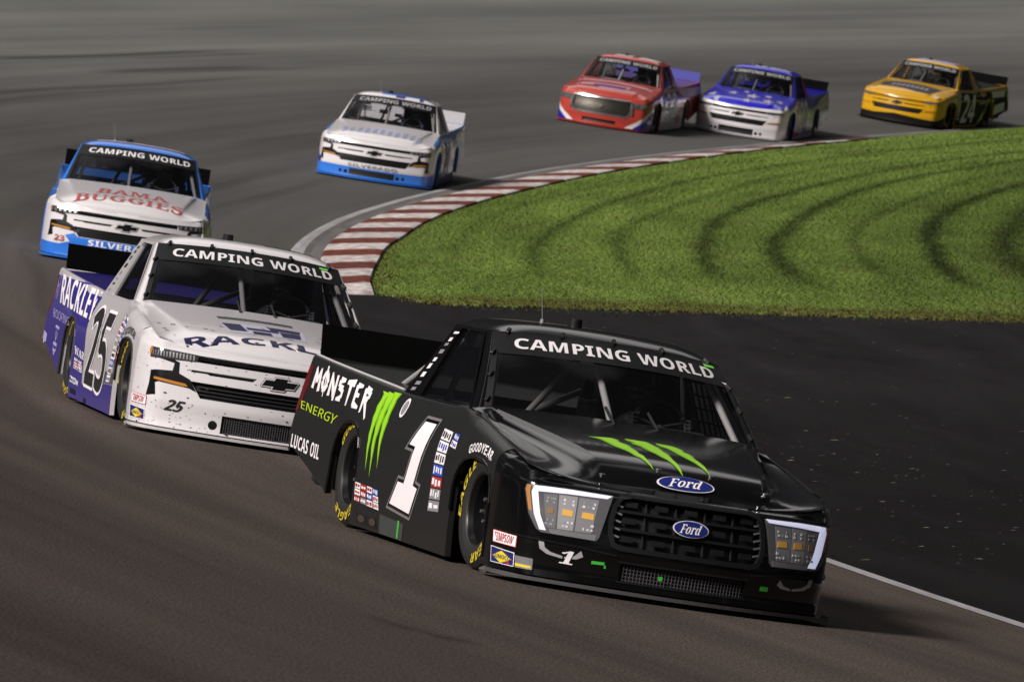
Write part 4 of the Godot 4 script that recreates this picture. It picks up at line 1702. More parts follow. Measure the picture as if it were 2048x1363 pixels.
func front_oval(t: Truck, s: Dictionary) -> void:
	var black := mat("gloss_black", Color(0.007, 0.007, 0.008), 0.18, 0.0, 0.5)
	var bar := mat("bar_satin", Color(0.014, 0.014, 0.016), 0.25, 0.2, 0.4)
	var glow := mat("bright_strip", Color(0.62, 0.62, 0.68), 0.3)
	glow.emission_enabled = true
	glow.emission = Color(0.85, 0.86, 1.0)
	glow.emission_energy_multiplier = 0.55  # emission added to printed decals that give no light themselves
	var cellm := mat("lamp_cell", Color(0.74, 0.74, 0.80), 0.3, 0.2, 0.5)
	var celld := mat("lamp_cell_dark", Color(0.40, 0.40, 0.43), 0.2, 0.3, 0.5)
	var amber := mat("amber_painted_lit", Color(0.72, 0.40, 0.05), 0.3)  # bright albedo paints the look of a lit amber
	var side_amber := mat("lamp_amber", Color(0.42, 0.17, 0.015), 0.25, 0.0, 0.5)
	for sg in [-1.0, 1.0]:
		var hl := Node3D.new()
		name_it(hl, "headlight", t.node)
		t.node.add_child(hl, true)
		var lay := func(called: String, list: Array, m: Material, off: float, lip: float) -> void:
			var q := PackedVector2Array()
			for i in range(0, list.size(), 2):
				q.append(Vector2(list[i] * sg, minf(list[i + 1], t.nose_top(list[i]) - 0.004)))
			if Geometry2D.is_polygon_clockwise(q):
				q.reverse()
			var mb := MB.new()
			conform(mb, q, t.nose, off, Vector2(0.06, 0.05), lip)
			obj(called, mb, m, hl)
		lay.call("lamp_housing", [0.470, 0.562, 0.72, 0.563, 0.985, 0.558, 0.992, 0.53, 0.935, 0.40, 0.87, 0.318, 0.84, 0.304, 0.53, 0.302, 0.515, 0.32], mat("lamp_housing_grey", Color(0.09, 0.09, 0.10), 0.22, 0.3, 0.6), 0.004, 0.012)
		# strip decals made to shine, though no lamps: top and outer edge
		lay.call("bright_strip", [0.475, 0.560, 0.72, 0.561, 0.935, 0.556, 0.905, 0.526, 0.72, 0.537, 0.50, 0.543], glow, 0.0075, 0.004)
		lay.call("bright_strip", [0.935, 0.555, 0.945, 0.52, 0.90, 0.40, 0.852, 0.318, 0.815 - 0.012 - 0.012 * sg, 0.318, 0.862 - 0.012 - 0.012 * sg, 0.40, 0.903 - 0.010 - 0.010 * sg, 0.524], glow, 0.0076, 0.004)
		lay.call("side_marker", [0.955, 0.555, 0.985, 0.553, 0.988, 0.53, 0.94, 0.42, 0.915, 0.41, 0.955, 0.52], side_amber, 0.0074, 0.003)
		lay.call("lamp_reflector", [0.53, 0.335, 0.80, 0.332, 0.79, 0.306, 0.535, 0.304], mat("lamp_chrome", Color(0.55, 0.55, 0.58), 0.2, 0.8), 0.0072, 0.003)
		lay.call("lamp_cover", [0.470, 0.562, 0.72, 0.563, 0.985, 0.558, 0.992, 0.53, 0.935, 0.40, 0.87, 0.318, 0.84, 0.304, 0.53, 0.302, 0.515, 0.32], glass("lamp_cover_glass", Color(0.6, 0.6, 0.62), 0.06), 0.013, 0.003)
		lay.call("lamp_lens", [0.545, 0.528, 0.66, 0.528, 0.655, 0.338, 0.56, 0.340], mat("lens_grey", Color(0.20, 0.20, 0.215), 0.25, 0.0, 0.5), 0.0066, 0.003)
		lay.call("lamp_lens", [0.668, 0.528, 0.775, 0.526, 0.755, 0.336, 0.664, 0.338], mat("lens_grey_pale", Color(0.28, 0.28, 0.30), 0.25, 0.0, 0.5), 0.0066, 0.003)
		lay.call("lamp_lens", [0.783, 0.524, 0.865, 0.518, 0.815, 0.336, 0.763, 0.336], mat("lens_grey_deep", Color(0.13, 0.13, 0.14), 0.25, 0.0, 0.5), 0.0066, 0.003)
		var rr := RandomNumberGenerator.new()
		rr.seed = 61
		for row in 3:
			var y0: float = [0.470, 0.414, 0.348][row]
			var y1: float = [0.512, 0.450, 0.392][row]
			for c in 3:
				var x0: float = [0.556, 0.676, 0.786][c] - 0.004 * row
				var x1: float = [0.646, 0.758, 0.846][c] - 0.010 * row
				if row == 1:
					lay.call("amber_lamp", [x0 + 0.008, y0, x1 - 0.006, y0 + 0.002, x1 - 0.008, y1, x0 + 0.010, y1 - 0.002], amber if c < 2 else mat("amber_dim", Color(0.22, 0.13, 0.04), 0.3), 0.0088, 0.004)
					continue
				for a in 3:
					for b in 2:
						if rr.randf() < 0.18:
							continue
						var xa := lerpf(x0, x1, 0.06 + 0.31 * a) + rr.randf_range(-0.003, 0.003)
						var ya := lerpf(y0, y1, 0.05 + 0.50 * b)
						var w := rr.randf_range(0.010, 0.020)
						var h := rr.randf_range(0.010, 0.016)
						lay.call("lamp_cell", [xa, ya, xa + w, ya + 0.002, xa + w - 0.003, ya + h, xa + 0.002, ya + h], cellm if rr.randf() < 0.65 and c < 2 else celld, 0.0088, 0.003)
	# grille: frame, two cross bars, brackets between
	var ring: PackedVector2Array = openings_of("oval")[0]
	for o in Geometry2D.offset_polygon(ring, 0.016):
		var mb := MB.new()
		conform(mb, o, t.nose, 0.008, Vector2(0.05, 0.04), 0.02, [Geometry2D.offset_polygon(ring, -0.012)[0]])
		obj("grille_frame", mb, bar, t.node)
	for y in [0.492, 0.392]:
		nose_paint(t, "grille_bar", rect(-0.445, y - 0.0075, 0.445, y + 0.0075), bar, -0.006, 0.03, false)
	for row in 3:
		var y: float = [0.535, 0.443, 0.340][row]
		for c in 5:
			var x := -0.36 + 0.18 * c
			if row == 1 and c == 2:
				continue
			var mb := MB.new()
			conform(mb, rect(x - 0.040, y - 0.016, x + 0.040, y + 0.016), t.nose, -0.014, Vector2(0.1, 0.1), 0.010, [rect(x - 0.034, y - 0.0115, x + 0.034, y + 0.0115)])
			obj("grille_bracket", mb, bar, t.node)
	for x in [-0.27, -0.09, 0.09, 0.27]:
		for y in [0.442, 0.340, 0.532]:
			nose_paint(t, "grille_upright", rect(x - 0.003, y - 0.034, x + 0.003, y + 0.034), mat("bar_black", Color(0.022, 0.022, 0.024), 0.3), -0.022, 0.012, false)
	for sg in [-1.0, 1.0]:
		for i in 5:
			var y := 0.345 + 0.042 * i
			nose_paint(t, "grille_rib", strip(0.405 * sg, y, 0.452 * sg, y + 0.012, 0.010), mat("lamp_chrome", Color(0.55, 0.55, 0.58), 0.2, 0.8), -0.004, 0.006, false)
	# emblem on the grille and on the hood
	var blue := mat("emblem_blue", Color(0.012, 0.022, 0.16), 0.25, 0.0, 0.5)
	var white := vinyl("decal_white", Color(0.78, 0.75, 0.78))
	for g in [[t.nose, Vector2(0.0, 0.445), Vector2(0.112, 0.050), 1.0], [t.hood, Vector2(-0.025, 2.262), Vector2(0.178, 0.040), -1.0]]:
		var c: Vector2 = g[1]
		var r: Vector2 = g[2]
		var k := 0
		for e in [[1.0, black], [0.96, white], [0.90, blue]]:
			var mb := MB.new()
			conform(mb, oval(c.x, c.y, r.x * e[0], r.y * (e[0] - (0.03 if k > 0 else 0.0)), 36), g[0], 0.006 + 0.0022 * k, Vector2(0.05, 0.04), 0.003)
			obj("emblem", mb, e[1], t.node)
			k += 1
		var lb := MB.new()
		var up: float = r.y * 0.55 * g[3]
		letter(lb, "Ford", g[0], [Vector2(c.x - r.x * 0.62, c.y + up), Vector2(c.x + r.x * 0.62, c.y + up), Vector2(c.x + r.x * 0.62, c.y - up), Vector2(c.x - r.x * 0.62, c.y - up)], 0.0125, font_serif, 0.18, 0.05)
		obj("emblem_lettering", lb, white, t.node)
	# lower air dam
	nose_paint(t, "air_dam_frame", rect(-0.385, 0.094, 0.385, 0.104), bar, 0.006, 0.01, false)
	nose_paint(t, "air_dam_frame", rect(-0.385, 0.205, 0.385, 0.215), bar, 0.006, 0.01, false)
	mesh_screen(t, -0.375, 0.10, 0.375, 0.208, 0.020, "air_dam_screen")
	# lower bumper crease
	nose_paint(t, "bumper_ledge", poly([0.40, 0.245, 0.60, 0.262, 0.98, 0.272, 1.24, 0.284, 1.24, 0.276, 0.98, 0.262, 0.60, 0.250, 0.40, 0.236]), black, 0.010, 0.012)


func front_wide(t: Truck, s: Dictionary) -> void:
	var chrome := mat("grille_chrome", Color(0.16, 0.15, 0.13), 0.3, 0.9)
	var bright := mat("frame_chrome", Color(0.62, 0.62, 0.64), 0.18, 0.9)
	var ring: PackedVector2Array = openings_of("wide")[0]
	var mb := MB.new()
	conform(mb, Geometry2D.offset_polygon(ring, 0.03)[0], t.nose, 0.01, Vector2(0.08, 0.05), 0.02, [ring])
	obj("grille_frame", mb, bright, t.node)
	for i in 7:
		var y := 0.325 + 0.042 * i
		nose_paint(t, "grille_bar", rect(-0.60, y - 0.014, 0.60, y + 0.014), chrome, -0.012, 0.012, false)
	nose_paint(t, "emblem", oval(0, 0.46, 0.06, 0.045), chrome, 0.004, 0.01, false)
	for sg in [-1.0, 1.0]:
		var hl := Node3D.new()
		name_it(hl, "headlight", t.node)
		t.node.add_child(hl, true)
		nose_paint(t, "lamp_housing", strip(0.68 * sg, 0.545, 1.03 * sg, 0.545, 0.11), mat("lamp_grey", Color(0.16, 0.17, 0.18), 0.2, 0.5, 0.5), 0.004, 0.01, false, hl)
		nose_paint(t, "lamp_cell", strip(0.72 * sg, 0.555, 0.80 * sg, 0.555, 0.06), bright, 0.008, 0.004, false, hl)
		nose_paint(t, "lamp_cell", strip(0.88 * sg, 0.555, 0.97 * sg, 0.555, 0.06), bright, 0.008, 0.004, false, hl)
		nose_paint(t, "bright_strip", strip(0.665 * sg, 0.59, 0.665 * sg, 0.33, 0.04), bright, 0.008, 0.004, false, hl)


# ---------------------------------------------------------------- the seven trucks and their liveries
var truck_at := []


func new_truck(called: String, label: String, kind: String, x: float, z: float, yaw: float, fine: float) -> Truck:
	var t := Truck.new()
	t.setup(kind)
	t.fine = fine
	var n := Node3D.new()
	name_it(n, called, self)
	add_child(n)
	tag(n, label, "race truck", "racing pickup trucks on the banked turn")
	t.node = n
	var e := 0.5
	var gx := (bank_h(x + e, z) - bank_h(x - e, z)) / (2 * e)
	var gz := (bank_h(x, z + e) - bank_h(x, z - e)) / (2 * e)
	var up := Vector3(-gx, 1, -gz).normalized()
	var a := deg_to_rad(yaw)
	var fw := Vector3(sin(a), 0, cos(a))
	fw = (fw - up * fw.dot(up)).normalized()
	n.transform = Transform3D(Basis(up.cross(fw), up, fw), Vector3(x, bank_h(x, z), z))
	truck_at.append(n.transform)
	return t


func claw(top: Vector2, bot: Vector2, w: float, seed_: int, hook: Vector2) -> PackedVector2Array:
	var r := RandomNumberGenerator.new()
	r.seed = seed_
	var l := PackedVector2Array()
	var rr := PackedVector2Array()
	var side := (bot - top).normalized().orthogonal()
	if side.dot(hook) > 0.0:
		side = -side
	var n := 13
	for i in n + 1:
		var k := float(i) / n
		var c := top.lerp(bot, k)
		var wd := w * (1.0 - pow(k, 1.3)) * 0.5
		var j := w * 0.16 * (1.0 - k)
		l.append(c - side * (wd + r.randf_range(-j, j)))
		rr.append(c + side * (wd + r.randf_range(-j, j)))
	var out := PackedVector2Array()
	out.append(top + hook)
	for p in rr:
		out.append(p)
	for i in range(n, -1, -1):
		out.append(l[i])
	return out


func strokes(mb: MB, list: Array, f: Callable, q: Array, w: float, off: float) -> void:  # tapered pen strokes: x0, y0, x1, y1, start width, end width
	for s in list:
		var a := on_quad(q, Vector2(s[0], s[1]))
		var b := on_quad(q, Vector2(s[2], s[3]))
		var d := (b - a).normalized().orthogonal()
		var wa: float = w * s[4] * 0.5
		var wb: float = w * s[5] * 0.5
		var pl := PackedVector2Array([a - d * wa, b - d * wb, b + d * wb, a + d * wa])
		if Geometry2D.is_polygon_clockwise(pl):
			pl.reverse()
		conform(mb, pl, f, off, Vector2(0.2, 0.2))


const GLYPHS := {
	"M": [[0.08, -0.12, 0.16, 1.0, 1.3, 0.5], [0.12, 1.0, 0.5, 0.3, 0.7, 1.2], [0.5, 0.3, 0.82, 1.0, 1.0, 0.6], [0.82, 1.05, 0.92, -0.15, 0.7, 1.3]],
	"O": [[0.15, 0.5, 0.4, 0.95, 1.1, 0.8], [0.4, 0.95, 0.7, 0.9, 0.8, 0.9], [0.7, 0.9, 0.9, 0.45, 1.0, 1.0], [0.9, 0.45, 0.6, 0.05, 1.0, 0.8], [0.6, 0.05, 0.3, 0.1, 0.8, 0.9], [0.3, 0.1, 0.15, 0.5, 0.9, 1.1], [0.52, -0.3, 0.52, 1.3, 0.3, 0.7]],
	"N": [[0.12, -0.12, 0.18, 1.1, 1.2, 0.5], [0.16, 1.0, 0.82, 0.0, 0.7, 1.2], [0.84, -0.25, 0.9, 1.05, 0.9, 0.9]],
	"S": [[0.85, 0.95, 0.25, 0.88, 0.5, 1.0], [0.25, 0.88, 0.22, 0.55, 1.0, 0.9], [0.22, 0.55, 0.75, 0.48, 0.9, 1.0], [0.75, 0.48, 0.72, 0.05, 1.0, 0.9], [0.72, 0.05, 0.1, -0.1, 1.0, 0.4]],
	"T": [[0.02, 0.92, 0.98, 1.0, 0.6, 1.1], [0.5, 0.95, 0.46, -0.18, 1.3, 0.5]],
	"E": [[0.22, 1.0, 0.2, -0.02, 1.1, 0.9], [0.2, 0.95, 0.85, 1.0, 0.9, 0.4], [0.2, 0.52, 0.7, 0.52, 0.8, 0.5], [0.2, 0.04, 0.9, -0.02, 1.0, 0.4]],
	"R": [[0.2, 1.0, 0.16, -0.18, 1.2, 0.6], [0.2, 0.97, 0.78, 0.88, 0.9, 0.9], [0.78, 0.88, 0.72, 0.55, 0.9, 0.9], [0.72, 0.55, 0.22, 0.48, 0.9, 0.6], [0.4, 0.5, 0.95, -0.35, 0.8, 0.5]],
}


func pen_text(mb: MB, txt: String, f: Callable, q: Array, w: float, off: float) -> void:
	var n := txt.length()
	for i in n:
		var a := (i + 0.04) / n
		var b := (i + 0.93) / n
		var sub := [on_quad(q, Vector2(a, 1)), on_quad(q, Vector2(b, 1)), on_quad(q, Vector2(b, 0)), on_quad(q, Vector2(a, 0))]
		strokes(mb, GLYPHS[txt[i]], f, sub, w, off + 0.0001 * i)


# a column or block of small sponsor stickers
func stickers(t: Truck, called: String, q: Array, cols: int, rows: int, seed_: int, sides := [-1.0, 1.0], gap := 0.12) -> void:
	var r := RandomNumberGenerator.new()
	r.seed = seed_
	var bases := [vinyl("decal_white", Color(0.78, 0.75, 0.78)), vinyl("decal_white", Color.WHITE), vinyl("decal_white", Color.WHITE), vinyl("decal_grey", Color(0.22, 0.22, 0.24)), vinyl("decal_blue", Color(0.03, 0.08, 0.42)), vinyl("decal_red", Color(0.36, 0.03, 0.03))]
	var inks := [vinyl("decal_red", Color(0.36, 0.03, 0.03)), vinyl("decal_blue", Color(0.03, 0.08, 0.42)), vinyl("decal_ink", Color(0.02, 0.02, 0.022)), vinyl("decal_red", Color(0.36, 0.03, 0.03))]
	for row in rows:
		for c in cols:
			var base := r.randi() % bases.size()
			var ink := r.randi() % inks.size()
			if base > 2:
				ink = -1
			var half := 0.5 * (1.0 - gap)
			var cx := (c + 0.5) / cols
			var cy := (row + 0.5) / rows
			var marks := []
			var m := r.randi_range(2, 4)
			for i in m:
				var w := 0.8 / m
				marks.append([-0.4 + i * w + 0.03, -0.4 + i * w + w - 0.05 + r.randf_range(-0.04, 0.02), r.randf_range(-0.34, -0.15), r.randf_range(0.12, 0.34)])
			for e in both(t):
				if not e[0] in sides:
					continue
				var qq := flip_quad(q, e[0])
				var at := func(x: float, y: float) -> Vector2: return on_quad(qq, Vector2(cx + x / cols, cy + y / rows))
				var mb := MB.new()
				var pl := PackedVector2Array([at.call(-half, -half), at.call(half, -half), at.call(half, half), at.call(-half, half)])
				if Geometry2D.is_polygon_clockwise(pl):
					pl.reverse()
				conform(mb, pl, e[1], 0.0032, Vector2(0.2, 0.2))
				obj(called, mb, bases[base], t.node)
				var im := MB.new()
				for k in marks:
					var ml := PackedVector2Array([at.call(k[0], k[2]), at.call(k[1], k[2]), at.call(k[1], k[3]), at.call(k[0], k[3])])
					if Geometry2D.is_polygon_clockwise(ml):
						ml.reverse()
					conform(im, ml, e[1], 0.0046, Vector2(0.2, 0.2))
				obj(called + "_print", im, inks[ink] if ink >= 0 else vinyl("decal_white", Color.WHITE), t.node)


func pillar_stickers(t: Truck, seed_: int, ink: Material) -> void:
	var r := RandomNumberGenerator.new()
	r.seed = seed_
	for f in [t.cab_r, t.cab_l]:
		var k := 0.0
		while k < 0.96:
			var z := lerpf(-0.69, -0.45, k) + 0.03 + r.randf_range(0.0, 0.02)
			var y := lerpf(0.90, 1.30, k)
			var w := r.randf_range(0.05, 0.10)
			var h := r.randf_range(0.014, 0.034)
			k += (h + r.randf_range(0.010, 0.035)) / 0.4
			var mb := MB.new()
			conform(mb, poly([z, y, z + w, y + 0.006, z + w + h * 0.4, y + h + 0.004, z + h * 0.4, y + h]), f, 0.003, Vector2(0.2, 0.2))
			obj("pillar_sticker", mb, ink if r.randf() < 0.75 else vinyl("decal_grey", Color(0.22, 0.22, 0.24)), t.node)


func nose_stickers(t: Truck) -> void:
	var white := vinyl("decal_white", Color(0.78, 0.75, 0.78))
	var red := vinyl("decal_red", Color(0.36, 0.03, 0.03))
	var navy := vinyl("decal_navy", Color(0.016, 0.02, 0.12))
	var yellow := vinyl("decal_yellow", Color(0.66, 0.52, 0.02))
	var sq := quad4(-1.235, 0.270, -0.985, 0.262, -0.985, 0.194, -1.222, 0.200)
	nose_paint(t, "safety_sticker", poly([-1.235, 0.270, -1.222, 0.200, -0.985, 0.194, -0.985, 0.262]), red, 0.0040, 0.0, false)
	nose_paint(t, "safety_sticker", poly([-1.228, 0.266, -1.216, 0.204, -0.991, 0.198, -0.991, 0.258]), white, 0.0052, 0.0, false)
	var ins := [sq[0].lerp(sq[2], 0.10), sq[1].lerp(sq[3], 0.10), sq[2].lerp(sq[0], 0.17), sq[3].lerp(sq[1], 0.17)]
	nose_text(t, "safety_sticker_lettering", "SIMPSON", [ins[0] + Vector2(0.0, -0.002), ins[1] + Vector2(0, -0.002), ins[2], ins[3]], red, 0.0064)
	nose_paint(t, "fuel_sticker", poly([-1.235, 0.178, -1.220, 0.088, -0.985, 0.086, -0.992, 0.164]), white, 0.0040, 0.0, false)
	nose_paint(t, "fuel_sticker", poly([-1.228, 0.174, -1.214, 0.092, -0.990, 0.090, -0.998, 0.160]), navy, 0.0052, 0.0, false)
	nose_paint(t, "fuel_sticker", poly([-1.200, 0.128, -1.11, 0.092, -1.005, 0.122, -1.11, 0.160]), yellow, 0.0064, 0.0, false)
	nose_paint(t, "fuel_sticker", poly([-1.07, 0.100, -1.02, 0.094, -1.03, 0.116]), red, 0.0070, 0.0, false)
	nose_text(t, "fuel_sticker_lettering", "SUNOCO", quad4(-1.195, 0.140, -1.015, 0.136, -1.015, 0.112, -1.19, 0.116), navy, 0.0076)


func wheel_arch_lettering(t: Truck, ink: Material) -> void:
	var word := "GOODYEAR"
	for e in both(t):
		var mb := MB.new()
		for i in word.length():
			var k: float = i if e[0] < 0.0 else 7 - i
			var z := lerpf(1.20, 1.63, k / 7.0)
			var y := 0.642 + 0.030 * (1.0 - pow((z - 1.40) / 0.24, 2.0)) - 0.006
			var tilt := -(z - 1.40) * 0.35
			var up := Vector2(-tilt, 1.0) * 0.052
			var rt := Vector2(1.0, tilt) * 0.026
			var c := Vector2(z, y)
			var q := [c - rt + up, c + rt + up, c + rt, c - rt]
			letter(mb, word[i], e[1], flip_quad(q, e[0]), 0.004, null, 0.0, 0.1)
		obj("arch_lettering", mb, ink, t.node)


func build_trucks() -> void:
	truck_black()
	truck_white_purple()
	truck_blue_white()
	truck_white_sky()
	truck_red()
	truck_stars()
	truck_gold()
	build_drivers()


func base_spec(body: Material) -> Dictionary:
	return {"body": body, "side": body, "hood": body, "nose": body, "roof": body, "cab": body, "bed": body, "splitter": mat("splitter_black", Color(0.02, 0.02, 0.021), 0.4), "spoiler": mat("spoiler_black", Color(0.0022, 0.0022, 0.0022), 0.75, 0.0, 0.0, 0.12),
		"tail_lamp": mat("tail_red", Color(0.13, 0.010, 0.012), 0.2, 0.0, 0.6), "bars": Color(0.16, 0.16, 0.17), "emblem_rim": mat("rim_white", Color(0.55, 0.55, 0.56), 0.3), "openings": openings_of("bowtie"), "banner": mat("banner_white", Color(0.66, 0.65, 0.67), 0.5)}


func truck_black() -> void:
	var t := new_truck("race_truck", "nearest truck, gloss black with white number 1 and lime green claw marks", "oval", 0.2675, -43.6455, 15.93, 1.0)
	var body := mat("paint_black", Color(0.0026, 0.0025, 0.0028), 0.22, 0.0, 1.0, 0.2)
	var s := base_spec(body)
	s.side = mat("wrap_charcoal", Color(0.0135, 0.0142, 0.0145), 0.38, 0.0, 0.15, 0.4)
	s.splitter = mat("splitter_grey", Color(0.085, 0.085, 0.09), 0.42)
	s.bed = mat("bed_charcoal", Color(0.008, 0.009, 0.008), 0.35)
	s.bars = Color(0.30, 0.30, 0.31)
	s.lip = body
	s.openings = openings_of("oval")
	build_body(t, s)
	front_oval(t, s)
	var white := vinyl("decal_white", Color(0.78, 0.75, 0.78))
	var lime := vinyl("decal_lime", Color(0.26, 0.56, 0.02))
	var lime2 := vinyl("decal_lime_deep", Color(0.13, 0.36, 0.02))
	# the number: white with black and grey edges
	var one := poly([0.018, 0.785, 0.33, 0.785, 0.165, 0.40, 0.270, 0.388, 0.138, 0.165, -0.405, 0.197, -0.238, 0.405, -0.112, 0.402, -0.038, 0.560, -0.20, 0.566])
	for k in [[0.0, mat("number_edge", Color(0.16, 0.155, 0.165), 0.45), 0.0024], [-0.016, body, 0.0034], [-0.036, white, 0.0046]]:
		for o in (Geometry2D.offset_polygon(one, k[0], Geometry2D.JOIN_MITER) if k[0] != 0.0 else [one]):
			side_paint(t, "side_number", o, k[1], k[2])
	# lettering on the bed side
	for e in both(t):
		var mb := MB.new()
		pen_text(mb, "MONSTER", e[1], flip_quad(quad4(-2.56, 0.902, -1.235, 0.845, -1.195, 0.715, -2.56, 0.785), e[0]), 0.045, 0.0036)
		obj("sponsor_lettering", mb, white, t.node)
	side_text(t, "sponsor_lettering", "ENERGY", quad4(-2.72, 0.678, -1.79, 0.647, -1.847, 0.588, -2.70, 0.631), vinyl("decal_lime_thin", Color(0.42, 0.60, 0.02)), 0.004, font_thin)
	side_text(t, "sponsor_lettering", "LUCAS", quad4(-2.80, 0.463, -2.37, 0.450, -2.37, 0.363, -2.80, 0.380), white)
	side_text(t, "sponsor_lettering", "OIL", quad4(-2.305, 0.448, -2.08, 0.441, -2.082, 0.352, -2.305, 0.360), white)
	for e in both(t):
		var i := 0
		for c in [[Vector2(-1.01, 0.845), Vector2(-0.965, 0.375), 0.095], [Vector2(-0.905, 0.850), Vector2(-0.86, 0.340), 0.11], [Vector2(-0.805, 0.855), Vector2(-0.72, 0.400), 0.095]]:
			for g in [[1.25, lime2, 0.0026], [0.85, lime, 0.0040]]:
				var mb := MB.new()
				conform(mb, claw(c[0], c[1], c[2] * g[0], 31 + i, Vector2(-0.085, 0.012)), e[1], g[2] + 0.0001 * i, Vector2(0.2, 0.06))
				obj("claw_mark", mb, g[1], t.node)
			i += 1
	side_paint(t, "series_seal", oval(-0.519, 0.793, 0.062, 0.060), white, 0.0034)
	side_paint(t, "series_seal", oval(-0.519, 0.793, 0.045, 0.045), vinyl("decal_grey", Color(0.22, 0.22, 0.24)), 0.0044)
	stickers(t, "contingency_sticker", quad4(0.455, 0.745, 0.680, 0.735, 0.750, 0.262, 0.485, 0.250), 1, 7, 4)
	stickers(t, "contingency_sticker", quad4(0.72, 0.735, 0.86, 0.730, 0.86, 0.640, 0.70, 0.650), 1, 2, 9)
	stickers(t, "contingency_sticker", quad4(-1.135, 0.295, -0.62, 0.285, -0.545, 0.165, -1.11, 0.180), 4, 3, 12)
	wheel_arch_lettering(t, white)
	pillar_stickers(t, 3, white)
	for sg in [-1.0, 1.0]:
		var rl := MB.new()
		var pts := []
		for k in 9:
			var z := lerpf(-0.80, -2.70, k / 8.0)
			pts.append(Vector3(sg * (t.flat_x(z, t.rail_y(z)) - 0.018), t.rail_y(z) + 0.003, z))
		rl.path(pts, 0.008, 6)
		obj("rail_highlight", rl, mat("rail_highlight_paint", Color(0.55, 0.54, 0.55), 0.35, 0.2), t.node)  # pale strip added as a painted highlight on the rolled bed edge
	# exhaust window and seam low on the side
	side_paint(t, "exhaust_opening", poly([-1.04, 0.118, -0.60, 0.105, -0.55, 0.054, -1.00, 0.062]), mat("grille_dark", Color(0.006, 0.006, 0.007), 0.5), 0.003)
	side_paint(t, "rocker_panel", poly([-0.52, 0.15, 0.02, 0.135, 0.02, 0.036, -0.49, 0.036]), mat("rocker_grey", Color(0.045, 0.05, 0.048), 0.4), 0.0022)
	side_paint(t, "green_tape", poly([-0.10, 0.145, -0.065, 0.145, -0.07, 0.04, -0.10, 0.04]), vinyl("tape_green", Color(0.05, 0.42, 0.05)), 0.004)
	for g in [[-0.245, 0.0], [0.0, 0.0]]:
		side_paint(t, "exhaust_pipe", oval(-0.90 - g[0], 0.088, 0.075, 0.022), mat("pipe_brown", Color(0.05, 0.035, 0.03), 0.5), 0.006)
	# hood claws
	var i := 0
	for c in [[Vector2(-0.335, 1.60), Vector2(-0.198, 2.185), 0.115, Vector2(-0.10, 0.0)], [Vector2(-0.13, 1.60), Vector2(-0.032, 2.215), 0.125, Vector2(-0.075, -0.03)], [Vector2(0.035, 1.62), Vector2(0.142, 2.18), 0.105, Vector2(-0.06, -0.03)]]:
		for g in [[1.2, lime2, 0.0026], [0.85, lime, 0.0040]]:
			var mb := MB.new()
			conform(mb, claw(c[0], c[1], c[2] * g[0], 51 + i, c[3]), t.hood, g[2], Vector2(0.08, 0.06))
			obj("hood_claw_mark", mb, g[1], t.node)
		i += 1
	# front stickers
	nose_stickers(t)
	nose_paint(t, "tape_sticker", poly([-0.985, 0.152, -0.972, 0.086, -0.858, 0.086, -0.862, 0.150]), mat("number_edge", Color(0.16, 0.155, 0.165), 0.45), 0.0052, 0.0, false)
	nose_paint(t, "tape_sticker", poly([-0.975, 0.110, -0.969, 0.094, -0.866, 0.094, -0.868, 0.108]), vinyl("decal_yellow", Color(0.66, 0.52, 0.02)), 0.0062, 0.0, false)
	nose_text(t, "nose_number", "1", quad4(-0.70, 0.228, -0.615, 0.224, -0.64, 0.150, -0.725, 0.152), white, 0.008, font_serif)
	nose_paint(t, "fog_sticker", poly([0.845, 0.255, 0.835, 0.215, 0.79, 0.19, 0.70, 0.178, 0.70, 0.192, 0.77, 0.205, 0.805, 0.225, 0.815, 0.255]), mat("decal_silver", Color(0.45, 0.45, 0.47), 0.35, 0.3), 0.0045)
	nose_paint(t, "fog_sticker", poly([0.60, 0.236, 0.585, 0.205, 0.62, 0.186, 0.69, 0.180, 0.69, 0.190, 0.635, 0.203]), mat("decal_silver", Color(0.45, 0.45, 0.47), 0.35, 0.3), 0.0045)
	var green := vinyl("tape_green", Color(0.05, 0.42, 0.05))
	nose_paint(t, "green_tape", poly([-0.535, 0.192, -0.535, 0.174, -0.455, 0.178, -0.45, 0.160, -0.462, 0.160, -0.462, 0.194]), green, 0.0045, 0.0, false)
	nose_paint(t, "green_tape", rect(-0.152, 0.138, -0.128, 0.162), green, 0.012, 0.0, false)
	nose_paint(t, "green_tape", rect(0.475, 0.160, 0.530, 0.186), green, 0.0045, 0.0, false)
	var gt := MB.new()
	conform(gt, rect(0.83, 0.925, 0.93, 0.955), t.screen, 0.0045, Vector2(0.2, 0.2))
	obj("green_tape", gt, vinyl("tape_green_bright", Color(0.16, 0.72, 0.08)), t.node)
	var wt := MB.new()
	conform(wt, poly([0.935, 0.755, 0.985, 0.755, 0.985, 0.69, 0.965, 0.73]), t.screen, 0.0045, Vector2(0.2, 0.2))
	obj("white_tape", wt, white, t.node)


